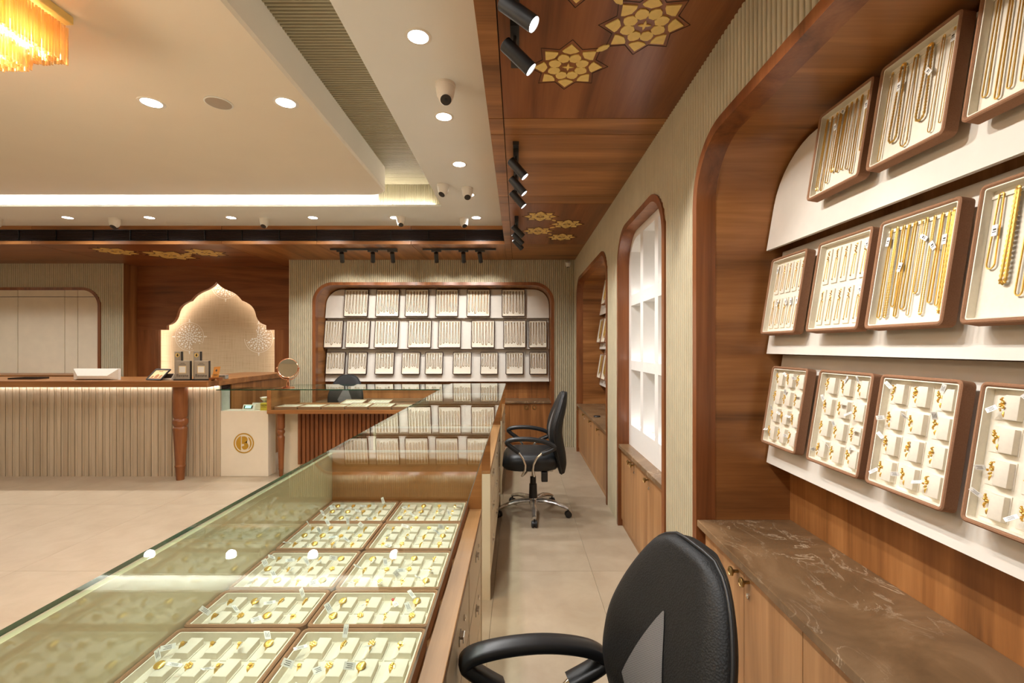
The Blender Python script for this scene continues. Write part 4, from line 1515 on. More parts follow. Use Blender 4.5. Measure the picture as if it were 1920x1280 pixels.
def sheet(x0, x1, y0, y1, z0, z1):
    """glass plate; side faces take the green edge material"""
    mb = MB()
    p = [(x0, y0, z0), (x1, y0, z0), (x1, y1, z0), (x0, y1, z0), (x0, y0, z1), (x1, y0, z1), (x1, y1, z1), (x0, y1, z1)]
    mb.add(p, [(4, 5, 6, 7), (0, 3, 2, 1)], 0)
    mb.add(p, [(0, 1, 5, 4), (2, 3, 7, 6)], 2)
    mb.add(p, [(1, 2, 6, 5)], 2)
    mb.add(p, [(3, 0, 4, 7)], 1)
    return mb


handle_me = MB().box(-0.001, 0.003, -0.016, 0.016, -0.014, 0.014).box(0.003, 0.012, -0.014, 0.014, 0.004, 0.010).box(0.010, 0.012, -0.014, 0.014, -0.006, 0.004).mesh('handle', 'steel')


def counter(ya, yb, glass_ranges, drawers, lab, near_label):
    t = thing('glass_counter', lab, 'display counter', ((CX0 + CX1) / 2, (ya + yb) / 2, 0))
    MB().box(CX0 + 0.035, CX1 - 0.028, ya + 0.019, yb - 0.019, 0.10, DECK - 0.019).build('cabinet_body', 'cream', t, world=True)
    MB().box(CX0 + 0.05, CX1 - 0.11, ya + 0.03, yb - 0.03, 0.0, 0.10).build('plinth', 'dark', t, world=True)
    MB().box(CX0 + 0.016, CX1 - 0.009, ya, yb, DECK - 0.018, DECK).build('deck', 'lwood_y', t, world=True, bevel=0.002)
    for yy in (ya, yb - 0.018):
        MB().box(CX0 + 0.016, CX1 - 0.009, yy, yy + 0.018, 0.0, DECK - 0.0185).build('side_panel', 'cream', t, world=True)
        MB().box(CX0 + 0.016, CX1 - 0.009, yy, yy + 0.018, DECK + 0.0005, GZ - 0.0005).build('partition', 'wood_x', t, world=True)
    MB().box(CX0, CX0 + 0.015, ya, yb, 0.0, GZ - 0.0005).build('front_panel', 'olive', t, world=True)
    for (a, b) in glass_ranges:
        sheet(CX0 - 0.004, CX1, a + 0.001, b - 0.001, GZ, GZ + 0.010).build('glass_top', ['glass', 'greenedge', 'paleedge'], t, world=True)
    inv = WORLD[t.name].inverted()
    for (a, b) in drawers:
        for z0, z1 in ((0.50, 0.69), (0.29, 0.492), (0.11, 0.282)):
            d = MB().box(CX1 - 0.0275, CX1 - 0.010, a + 0.002, b - 0.002, z0, z1).build('drawer', 'cream', t, world=True)
            inst(handle_me, 'handle', d, inv @ Matrix.Translation((CX1 - 0.010, (a + b) / 2, z1 - 0.06)))
            inst(lock_me, 'lock', d, inv @ Matrix.Translation((CX1 - 0.0102, (a + b) / 2 + 0.09, z1 - 0.06)) @ Matrix.Rotation(PI, 4, 'Z'))
    return t


counter(-0.35, 1.940, [(-0.35, 1.94)], [(1.44, 1.90), (0.98, 1.43), (0.5, 0.97), (0.0, 0.49)], 'long glass counter full of ring trays nearest the camera', 'near')
counter(2.517, 4.02, [(1.94, 2.517), (2.517, 4.313)], [(2.55, 2.98), (2.99, 3.42), (3.43, 3.86)], 'middle glass counter beside the far office chair', 'mid')
counter(4.313, 5.48, [(4.313, 5.48)], [(4.35, 4.88), (4.89, 5.44)], 'last glass counter module before the back display', 'far')

# ring trays in the near counter
tw = 0.286
r2 = random.Random(11)
rowsd = [(1.690, 1.918, 3), (1.460, 1.688, 3), (1.222, 1.452, 3), (1.058, 1.218, 2), (0.812, 1.052, 3)]
rown = ['farthest row', 'second farthest row', 'middle row', 'two-deep row', 'nearest row']
for k, (a, b, ny) in enumerate(rowsd):
    for s_ in range(2):
        x0 = -0.783 + s_ * (tw + 0.003)
        nm = '%s ring tray in the %s' % (('left', 'right')[s_], rown[k])
        skip = () if k < 4 else tuple((i, 0) for i in range(4))
        if k == 4:
            skip = ()
        ring_tray(Matrix.Translation((x0, a, DECK + 0.001)), tw, b - a, 4, ny, 'brown %s of the near glass counter' % nm, nm.replace(' in the', ','), r2, False, skip, ruby=(2, 1) if (k == 3 and s_ == 1) else None)

# ================================================================== SECOND COUNTER (across the back)
SX0, SX1, SY0, SY1 = -2.665, CX0 - 0.006, 4.83, 5.478
t = thing('cross_counter', 'teak glass counter with fluted wooden front and turned leg', 'display counter', (-1.73, 5.15, 0))
sheet(SX0 + 0.0, SX1, SY0, SY1, GZ - 0.010, GZ).build('glass_top', ['glass', 'greenedge', 'greenedge'], t, world=True)
MB().box(SX0, SX1, SY0, SY1, 0.688, 0.730).build('deck', 'wood_x', t, world=True, bevel=0.003)
MB().box(SX0, SX0 + 0.045, SY0, SY1, 0.7305, GZ - 0.0105).build('side_panel', 'wood_y', t, world=True, bevel=0.003)
sheet(SX0 + 0.046, SX1, SY0 + 0.004, SY0 + 0.010, 0.731, GZ - 0.011).build('front_glass', ['glass_v', 'glass_v', 'glass_v'], t, world=True)
MB().box(-2.60, SX1, 5.06, 5.44, 0.0, 0.687).build('base_cabinet', 'cream', t, world=True)
bp = MB().box(-2.43, SX1, 5.035, 5.059, 0.105, 0.687).build('backing_panel', 'dwood_z', t, world=True)
x = -2.43
sl_me = MB().prism([(0, 0), (0.004, -0.022), (0.034, -0.022), (0.038, 0)], 0.105, 0.686, lambda a, b, c_: (a, b, c_)).mesh('slat', 'dwood_z')
inv = WORLD[t.name].inverted()
while x < SX1 - 0.04:
    inst(sl_me, 'slat', t, inv @ Matrix.Translation((x + 0.003, 5.0345, 0)))
    x += 0.0475
leg_prof = [(0.018, 0.0), (0.019, 0.004), (0.024, 0.075), (0.026, 0.08), (0.026, 0.088), (0.024, 0.092), (0.037, 0.40), (0.038, 0.42), (0.033, 0.432), (0.026, 0.440), (0.026, 0.450), (0.036, 0.466), (0.040, 0.480), (0.036, 0.496), (0.028, 0.506), (0.036, 0.518), (0.038, 0.530), (0.038, 0.687)]
MB().lathe(leg_prof, 24, (-2.565, 4.93, 0)).build('leg', 'dwood_z', t, 50, world=True)

# trays lying in the cross counter
rt = random.Random(5)
for k in range(7):
    x0 = SX0 + 0.058 + k * 0.252
    hh = 0.23
    tl = 'flat bracelet tray, %s from the left in the teak cross counter' % ORD[k]
    tm = Matrix.Translation((x0, 4.86, 0.7305)) @ Matrix.Rotation(0.0 if k not in (3, 4) else 0.06, 4, 'X')
    tr = tray_base(tm, 0.245, hh, tl, 'flat trays in the cross counter', 0.03, 'velvet', mount=False)
    pm = cached('barpad', lambda: MB().prism([(0, 0), (0.004, 0.006), (0.021, 0.006), (0.025, 0)], 0.0, 0.205, lambda a, b, c_: (a, c_, b)).mesh('bar_pad', 'suede2'))
    for i in range(6):
        inst(pm, 'bar_pad', tr, Matrix.Translation((0.022 + i * 0.034, 0.0125, 0.012)))
    if k in (2, 3, 4, 5):
        bm_ = cached('brace', lambda: MB().tube([(0, y, 0.0) for y in [0.01 + 0.006 * q for q in range(32)]], [0.0026 if q % 2 else 0.0015 for q in range(32)], 6).mesh('gold_bracelet', 'gold', 50))
        for i in range(5):
            bmx = tm @ Matrix.Translation((0.0345 + i * 0.034, 0.0125, 0.021))
            b_ = inst(bm_, 'gold_bracelet', None, bmx); WORLD[b_.name] = bmx
            tag(b_, 'gold bracelet, %s in the %s flat tray of the cross counter' % (ORD[i], ORD[k]), 'bracelet', 'gold bracelets laid in flat trays')
for k, x0 in enumerate((-2.02, -1.72)):
    tm = Matrix.Translation((x0, 5.12, 0.7305)) @ Matrix.Rotation(0.1, 4, 'X')
    tr = tray_base(tm, 0.26, 0.24, '%s rear flat tray in the teak cross counter' % ('left', 'right')[k], 'flat trays in the cross counter', 0.03, 'velvet', mount=False)
    for i in range(6):
        inst(MESH['barpad'], 'bar_pad', tr, Matrix.Translation((0.024 + i * 0.036, 0.015, 0.012)))

# round mirror on the cross counter
t = thing('vanity_mirror', 'round mirror on a rose-gold stand on the cross counter', 'mirror', (-2.535, 5.02, GZ))
MB().lathe([(0.068, 0.0), (0.070, 0.004), (0.055, 0.010), (0.020, 0.014), (0.010, 0.018)], 24).build('foot', 'copper', t, 40)
MB().tube([(-0.012, 0, 0.014), (-0.011, 0, 0.05), (-0.006, 0, 0.075)], 0.005, 8).tube([(0.012, 0, 0.014), (0.011, 0, 0.05), (0.006, 0, 0.075)], 0.005, 8).tube([(0, 0, 0.065), (0, 0, 0.09)], 0.008, 8).build('stem', 'copper', t, 50)
yk = []
for i in range(21):
    a = PI + PI * i / 20
    yk.append((0.118 * math.cos(a), 0, 0.205 + 0.118 * math.sin(a)))
MB().tube([(-0.118, 0, 0.222)] + yk + [(0.118, 0, 0.222)], 0.0042, 8).build('yoke', 'copper', t, 60)
hd = MB().lathe([(0.100, 0.006), (0.107, 0.004), (0.108, -0.004), (0.103, -0.007), (0.100, -0.004)], 40, ax='y')
tiltm = Matrix.Translation((0, 0, 0.215)) @ Matrix.Rotation(math.radians(-7), 4, 'X') @ Matrix.Rotation(math.radians(10), 4, 'Z')
hd.xf(tiltm).build('mirror_frame', 'copper', t, 40)
MB().lathe([(0.1005, -0.003), (0.1005, -0.0045)], 40, ax='y').xf(tiltm).build('mirror_glass', 'mirror', t)
MB().lathe([(0.007, -0.006), (0.008, 0.0), (0.007, 0.008)], 10, (0.121, 0, 0.215), ax='x').build('pivot_knob', 'copper', t, 40)
MB().lathe([(0.007, -0.008), (0.008, 0.0), (0.007, 0.006)], 10, (-0.121, 0, 0.215), ax='x').build('pivot_knob', 'copper', t, 40)

# ================================================================== RECEPTION DESK
DX1 = -3.215
t = thing('reception_desk', 'long teak-topped reception desk with pale vertical slats and turned leg', 'desk', (-5.5, 5.1, 0))
MB().box(XL + 0.3, -3.18, 4.66, 5.34, 0.985, 1.05).box(-3.80, -3.18, 5.34, 6.33, 0.985, 1.05).build('desk_top', 'wood_x', t, world=True, bevel=0.006)
MB().box(XL + 0.35, DX1, 4.935, 5.30, 0.0, 0.9845).build('desk_body', 'groove', t, world=True)
MB().box(-3.78, -3.20, 5.30, 6.32, 0.0, 0.9845).build('return_side', 'wood_z', t, world=True)
MB().box(DX1 + 0.0005, -3.20, 5.09, 5.2995, 0.0, 0.9845).build('end_panel', 'wood_z', t, world=True)
wide_me = MB().prism([(0, 0), (0.0, -0.018), (0.003, -0.021), (0.038, -0.021), (0.041, -0.018), (0.041, 0)], 0.0, 0.983, lambda a, b, c_: (a, b, c_)).mesh('slat', 'slat')
thin_me = MB().prism([(0, 0), (0.0, -0.013), (0.003, -0.016), (0.022, -0.016), (0.025, -0.013), (0.025, 0)], 0.0, 0.983, lambda a, b, c_: (a, b, c_)).mesh('slat', 'slat')
inv = WORLD[t.name].inverted()
x = DX1 - 0.041
k = 0
while x > -6.4:
    inst(wide_me if k % 2 == 0 else thin_me, 'slat', t, inv @ Matrix.Translation((x, 4.9345, 0.0)))
    x -= (0.025 if k % 2 == 0 else 0.041) + 0.0045
    k += 1
dprof = [(0.036, 0.0), (0.037, 0.006), (0.046, 0.135), (0.050, 0.142), (0.050, 0.15), (0.045, 0.157), (0.045, 0.165), (0.050, 0.245), (0.065, 0.52), (0.0665, 0.54), (0.060, 0.553), (0.054, 0.562), (0.062, 0.575), (0.070, 0.597), (0.071, 0.615), (0.066, 0.635), (0.055, 0.648), (0.064, 0.662), (0.0665, 0.68), (0.067, 0.9845)]
MB().lathe(dprof, 28, (-3.56, 4.80, 0)).build('leg', 'dwood_z', t, 50, world=True)
MB().box(-6.4, DX1 - 0.01, 4.885, 4.897, 0.975, 0.9845).build('led_strip', 'led_desk', t, world=True)

# logo block
t = thing('logo_plinth', 'cream plinth with a round gold letter emblem beside the desk', 'plinth', (-2.96, 5.0, 0))
MB().box(DX1 + 0.002, -2.70, 4.92, 5.075, 0.0, 0.708).build('body', 'block', t, world=True, bevel=0.003)
lc = pz(457.3, 830.5, 4.92)
EY = 4.9165
PLx = lambda a, b, t_: (lc[0] + a, EY + t_, lc[1] + b)
mb = MB()
ro, rii = 0.109, 0.097
mb.sweep([[PLx(ro * math.cos(a), ro * math.sin(a), 0), PLx(rii * math.cos(a), rii * math.sin(a), 0), PLx(rii * math.cos(a), rii * math.sin(a), 0.0035), PLx(ro * math.cos(a), ro * math.sin(a), 0.0035)] for a in [2 * PI * q / 48 for q in range(48)]], closed=True)
mb.build('emblem_ring', 'emblem', t, world=True)
# left slice of the emblem
rs = 0.084
sl = [(-0.032, math.sqrt(rs * rs - 0.032 ** 2))]
for i in range(13):
    a = math.acos(-0.032 / rs) + (2 * PI - 2 * math.acos(-0.032 / rs)) * i / 12
    sl.append((rs * math.cos(a), rs * math.sin(a)))
MB().prism(sl, 0, 0.0035, PLx).build('emblem_slice', 'emblem', t, world=True)
# letter body: two bowls
bw = [(-0.021, 0.068), (-0.018, -0.02)]
left = [(-0.021, -0.012), (-0.021, 0.066)]
bowl = []
for i in range(13):
    a = PI / 2 - PI * 1.0 * i / 12
    bowl.append((0.004 + 0.036 * math.cos(a), 0.040 + 0.034 * math.sin(a)))
bowl2 = []
for i in range(15):
    a = PI / 2 - PI * 1.05 * i / 14
    bowl2.append((0.006 + 0.044 * math.cos(a), -0.030 + 0.040 * math.sin(a)))
tail = [(-0.014, -0.058), (-0.021, -0.044), (-0.016, -0.032), (-0.002, -0.030), (0.006, -0.022), (0.002, -0.010), (-0.010, -0.006)]
MB().prism([(-0.021, 0.072)] + bowl + bowl2 + tail + left[:1], 0, 0.0035, PLx).build('emblem_letter', 'emblem', t, world=True)
# crescent at the right of the letter
cr = []
for i in range(13):
    a = -0.95 + 1.9 * i / 12
    cr.append((rs * math.cos(a), rs * math.sin(a)))
for i in range(13):
    a = 0.75 - 1.5 * i / 12
    cr.append((0.012 + 0.056 * math.cos(a), -0.004 + 0.078 * math.sin(a)))
MB().prism(cr, 0, 0.0035, PLx).build('emblem_crescent', 'emblem', t, world=True)

# glass screen above the plinth, with scales
t = thing('glass_screen', 'clear glass shelf and pane above the cream plinth', 'glass screen', (-2.95, 4.9, 0.708))
sheet(DX1 + 0.012, SX0 - 0.003, 4.83, 5.05, 0.938, 0.948).build('glass_shelf', ['glass', 'greenedge', 'greenedge'], t, world=True)
sheet(DX1 + 0.004, DX1 + 0.012, 4.925, 5.06, 0.7085, 0.948).build('side_pane', ['glass', 'paleedge', 'paleedge'], t, world=True)
sheet(DX1 + 0.013, SX0 - 0.003, 4.926, 4.932, 0.7085, 0.937).build('front_pane', ['glass_v', 'glass_v', 'glass_v'], t, world=True)
t = thing('scale_display', 'grey scale readout with a green lit screen on the plinth', 'scale', (-2.935, 4.965, 0.708))
MB().prism([(-0.02, 0), (0.035, 0), (0.028, 0.058), (0.012, 0.062)], -0.066, 0.066, lambda a, b, c_: (c_, a, b)).build('housing', 'white', t, bevel=0.004)
MB().prism([(-0.0105, 0.022), (0.0045, 0.052), (0.0035, 0.0525), (-0.0115, 0.0225)], -0.05, 0.045, lambda a, b, c_: (c_, a - 0.001, b)).build('bezel', 'dark', t)
MB().prism([(-0.0100, 0.026), (0.0025, 0.050), (0.0015, 0.0505), (-0.0110, 0.0265)], -0.035, 0.030, lambda a, b, c_: (c_, a - 0.0025, b)).build('screen', 'green_on', t)
t = thing('weighing_scale', 'white jewellery scale with a shallow bowl on the plinth', 'scale', (-2.815, 5.03, 0.708))
MB().box(-0.105, 0.055, -0.035, 0.045, 0.0, 0.075).build('body', 'white', t, bevel=0.008)
MB().box(-0.10, 0.05, -0.03, 0.04, 0.076, 0.082).build('platform', 'chrome', t, bevel=0.002)
MB().lathe([(0.018, 0.083), (0.022, 0.095), (0.045, 0.118), (0.052, 0.135), (0.050, 0.136), (0.040, 0.118), (0.01, 0.10)], 24, (0.02, 0.005, 0)).build('bowl', 'white', t, 50)
t = thing('yellow_box', 'small yellow carton leaning by the jewellery scale', 'box', (-2.755, 4.965, 0.708))
MB().box(-0.045, 0.033, -0.018, 0.018, 0, 0.080).build('carton', 'yellow', t, bevel=0.002)
MB().box(-0.038, 0.026, -0.0186, -0.0181, 0.055, 0.061).box(-0.038, 0.01, -0.0186, -0.0181, 0.044, 0.048).box(-0.038, 0.02, -0.0186, -0.0181, 0.034, 0.037).build('print', 'ink', t)

# ---- things on the reception desk (z = 1.05)
DZ = 1.05
def dx(u, d): return (u - 971) / F * d

t = thing('monitor_back', 'white faceted back of a desk screen on the reception desk', 'monitor', (dx(180, 4.83), 4.83, DZ))
w2 = 0.238
MB().add([(-w2, 0, 0), (w2, 0, 0), (w2, 0, 0.118), (-w2, 0, 0.118), (-w2 * 0.66, -0.045, 0.045), (w2 * 0.66, -0.045, 0.045), (w2 * 0.66, -0.04, 0.012), (-w2 * 0.66, -0.04, 0.012), (-w2, 0.03, 0), (w2, 0.03, 0), (w2, 0.03, 0.118), (-w2, 0.03, 0.118)],
         [(2, 3, 4, 5), (3, 0, 7, 4), (0, 1, 6, 7), (1, 2, 5, 6), (4, 7, 6, 5), (8, 11, 10, 9), (0, 8, 9, 1), (1, 9, 10, 2), (2, 10, 11, 3), (3, 11, 8, 0)]).build('shell', 'white', t)
MB().box(-0.232, 0.232, 0.0305, 0.034, 0.006, 0.112).build('screen', 'dark', t)
t = thing('document_tray', 'low dark tray lying on the left of the reception desk', 'tray', (dx(54, 4.95), 4.95, DZ))
MB().box(-0.14, 0.14, -0.08, 0.08, 0, 0.004).build('base', 'dark', t)
for q in ((-0.14, 0.14, -0.08, -0.075), (-0.14, 0.14, 0.075, 0.08), (-0.14, -0.135, -0.075, 0.075), (0.135, 0.14, -0.075, 0.075)):
    MB().box(q[0], q[1], q[2], q[3], 0.0041, 0.018).build('edge', 'dark', t)


def leaning(t, w_, h_, lean, depth, shear=0.0):
    return Matrix.Rotation(lean, 4, 'X')


# framed picture
t = thing('picture_frame', 'brown framed print of arches leaning on the reception desk', 'picture', mat=Matrix.Translation((dx(288, 4.74), 4.74, DZ)) @ Matrix.Rotation(-0.35, 4, 'Z') @ Matrix.Rotation(-0.75, 4, 'X'))
o = rrect(-0.115, 0.115, 0, 0.150, 0.003, 1); i_ = rrect(-0.100, 0.100, 0.015, 0.135, 0.002, 1)
MB().sweep([[(a[0], -0.012, a[1]), (b[0], -0.012, b[1]), (b[0], 0, b[1]), (a[0], 0, a[1])] for a, b in zip(o, i_)], closed=True).build('frame', 'dark', t)
M['sepia'] = plain('sepia_print', srgb(232, 206, 150), 0.5, var=0.05, scale=40)
M['rust'] = plain('rust_print', srgb(176, 110, 54), 0.5, var=0.08, scale=40)
pr = MB().box(-0.099, 0.099, -0.006, -0.003, 0.0155, 0.1345).build('print', 'sepia', t)
mb = MB()
for cx, w_, h_ in ((-0.06, 0.016, 0.03), (0.0, 0.026, 0.052), (0.06, 0.018, 0.046)):
    mb.prism([(cx - w_, 0.03), (cx + w_, 0.03), (cx + w_, 0.03 + h_ * 0.7), (cx, 0.03 + h_), (cx - w_, 0.03 + h_ * 0.7)], -0.0064, -0.006, XZ)
mb.box(-0.03, 0.03, -0.0064, -0.006, 0.112, 0.120)
mb.box(-0.09, 0.09, -0.0064, -0.006, 0.019, 0.027)
mb.build('printed_arches', 'rust', pr)
# small dark display
t = thing('card_terminal', 'small white device with a dark slanted screen on the desk', 'terminal', mat=Matrix.Translation((dx(316, 4.80), 4.80, DZ)))
MB().prism([(-0.03, 0), (0.04, 0), (0.04, 0.055), (0.012, 0.066), (-0.03, 0.018)], -0.052, 0.052, lambda a, b, c_: (c_, a, b)).build('housing', 'white', t, bevel=0.003)
MB().prism([(-0.027, 0.0222), (0.0105, 0.0652), (0.0098, 0.0668), (-0.028, 0.0240)], -0.048, 0.048, lambda a, b, c_: (c_, a, b)).build('screen', 'dark', t)


# two payment stands with blocks behind (the code square is left blank)
def pay_stand(u, lab):
    y = 4.76
    t = thing('payment_stand', lab, 'sign', mat=Matrix.Translation((dx(u, y), y, DZ)))
    MB().box(-0.085, 0.085, -0.03, 0.05, 0.0, 0.012).build('base', 'black', t, bevel=0.002)
    MB().box(-0.074, 0.074, -0.012, 0.012, 0.0125, 0.205).build('plate', 'grey', t, bevel=0.002)
    MB().box(0.0745, 0.080, -0.010, 0.012, 0.0125, 0.203).build('dark_edge', 'dark', t)
    sq = MB().box(-0.040, 0.036, -0.0135, -0.0122, 0.075, 0.150).build('code_square', 'sepia', t)
    MB().box(-0.034, 0.030, -0.0142, -0.0136, 0.081, 0.144).build('blank_square', 'tag', sq)
    text_mb('Bavane', 0.044, lambda a, b, c_: (a - 0.002, -0.0128 + c_, b + 0.050)).build('lettering', 'ink', t)
    mb = MB()
    for i in range(2):
        mb.box(-0.022 - 0.012 * i, 0.022 + 0.012 * i, -0.0128, -0.0122, 0.176 - 0.013 * i, 0.180 - 0.013 * i)
    mb.build('small_print', 'ink', t)
    return t


pay_stand(344, 'left champagne payment stand lettered Bavane on the desk')
pay_stand(379, 'right champagne payment stand lettered Bavane on the desk')
for u, lab in ((335, 'tall champagne block with a gold disc behind the left stand'), (370.5, 'tall champagne block with a gold disc behind the right stand')):
    y = 4.83
    t = thing('emblem_block', lab, 'sign block', mat=Matrix.Translation((dx(u, y), y, DZ)))
    MB().box(-0.036, 0.032, -0.012, 0.012, 0, 0.302).build('block', 'grey', t, bevel=0.002)
    MB().box(0.0325, 0.040, -0.010, 0.012, 0, 0.300).build('dark_edge', 'dark', t)
    MB().prism(circ(0.022, 20, (-0.003, 0.262)), -0.0145, -0.0122, XZ).build('gold_disc', 'goldleaf', t)
    MB().prism([(-0.008, 0.25), (0.004, 0.25), (0.010, 0.262), (0.002, 0.266), (0.008, 0.275), (-0.002, 0.278), (-0.010, 0.264)], -0.0150, -0.0146, XZ).build('disc_mark', 'dark', t)
# copper card on its easel
t = thing('copper_card_stand', 'copper coloured card on a small wooden easel at the desk end', 'card stand', mat=Matrix.Translation((dx(405, 4.76), 4.76, DZ)))
MB().prism([(-0.055, 0.0), (-0.035, 0.0), (-0.02, 0.018), (0.02, 0.018), (0.035, 0.0), (0.05, 0.0), (0.05, 0.03), (-0.055, 0.03)], -0.03, 0.03, XZ).build('easel', 'dwood_x', t)
card = MB().prism([(-0.038, 0), (0.038, 0), (0.038, 0.115), (-0.038, 0.115)], -0.002, 0.002, XZ)
card.xf(Matrix.Translation((0.006, -0.02, 0.0305)) @ Matrix.Rotation(-0.28, 4, 'X') @ Matrix.Rotation(-0.18, 4, 'Z'))
cd = card.build('card', 'card', t)
mk = MB().prism([(0.0, 0.060), (0.013, 0.075), (0.0, 0.090), (-0.013, 0.075)], -0.0030, -0.0021, XZ).box(-0.026, 0.026, -0.0030, -0.0021, 0.028, 0.032).box(-0.02, 0.02, -0.0030, -0.0021, 0.018, 0.021)
mk.xf(Matrix.Translation((0.006, -0.02, 0.0305)) @ Matrix.Rotation(-0.28, 4, 'X') @ Matrix.Rotation(-0.18, 4, 'Z'))
mk.build('card_mark', 'ink', cd)
t = thing('stationery_box', 'small grey metal box behind the copper card', 'box', (dx(417, 4.97), 4.97, DZ))
MB().box(-0.05, 0.05, -0.03, 0.03, 0, 0.036).build('tray', 'steel', t, bevel=0.003)
MB().box(-0.052, 0.052, -0.032, 0.032, 0.0365, 0.044).build('lid', 'grey', t, bevel=0.002)
# low cabinet behind the desk
t = thing('back_credenza', 'low wooden cabinet behind the reception desk', 'cabinet', (-6.3, 6.4, 0))
MB().box(-7.6, -5.80, 6.18, 6.60, 0.0, 1.0).build('body', 'wood_z', t, world=True)
MB().box(-7.62, -5.78, 6.16, 6.61, 1.0005, 1.02).build('top', 'wood_x', t, world=True, bevel=0.003)

# ================================================================== OFFICE CHAIRS
def lerp_tab(tab, z):
    n = len(tab)
    slope = lambda i: (tab[min(n - 1, i + 1)][1] - tab[max(0, i - 1)][1]) / (tab[min(n - 1, i + 1)][0] - tab[max(0, i - 1)][0])
    for i in range(n - 1):
        (z0, v0), (z1, v1) = tab[i], tab[i + 1]
        if z <= z1:
            d = z1 - z0
            f = (z - z0) / d
            return (2 * f ** 3 - 3 * f ** 2 + 1) * v0 + (f ** 3 - 2 * f ** 2 + f) * d * slope(i) + (3 * f ** 2 - 2 * f ** 3) * v1 + (f ** 3 - f ** 2) * d * slope(i + 1)
    return tab[-1][1]


FRONT = [(0.37, 0.215), (0.50, 0.178), (0.66, 0.140), (0.78, 0.152), (0.90, 0.190), (1.02, 0.235)]
HALF = [(0.37, 0.150), (0.45, 0.200), (0.60, 0.228), (0.74, 0.232), (0.86, 0.205), (0.95, 0.160), (1.0, 0.115), (1.02, 0.07)]
THICK = [(0.37, 0.05), (0.45, 0.085), (0.60, 0.105), (0.75, 0.10), (0.90, 0.085), (1.02, 0.05)]


def back_front(y, z):
    h = lerp_tab(HALF, z)
    return lerp_tab(FRONT, z) - 0.035 * min(1.0, abs(y) / 0.23) ** 2


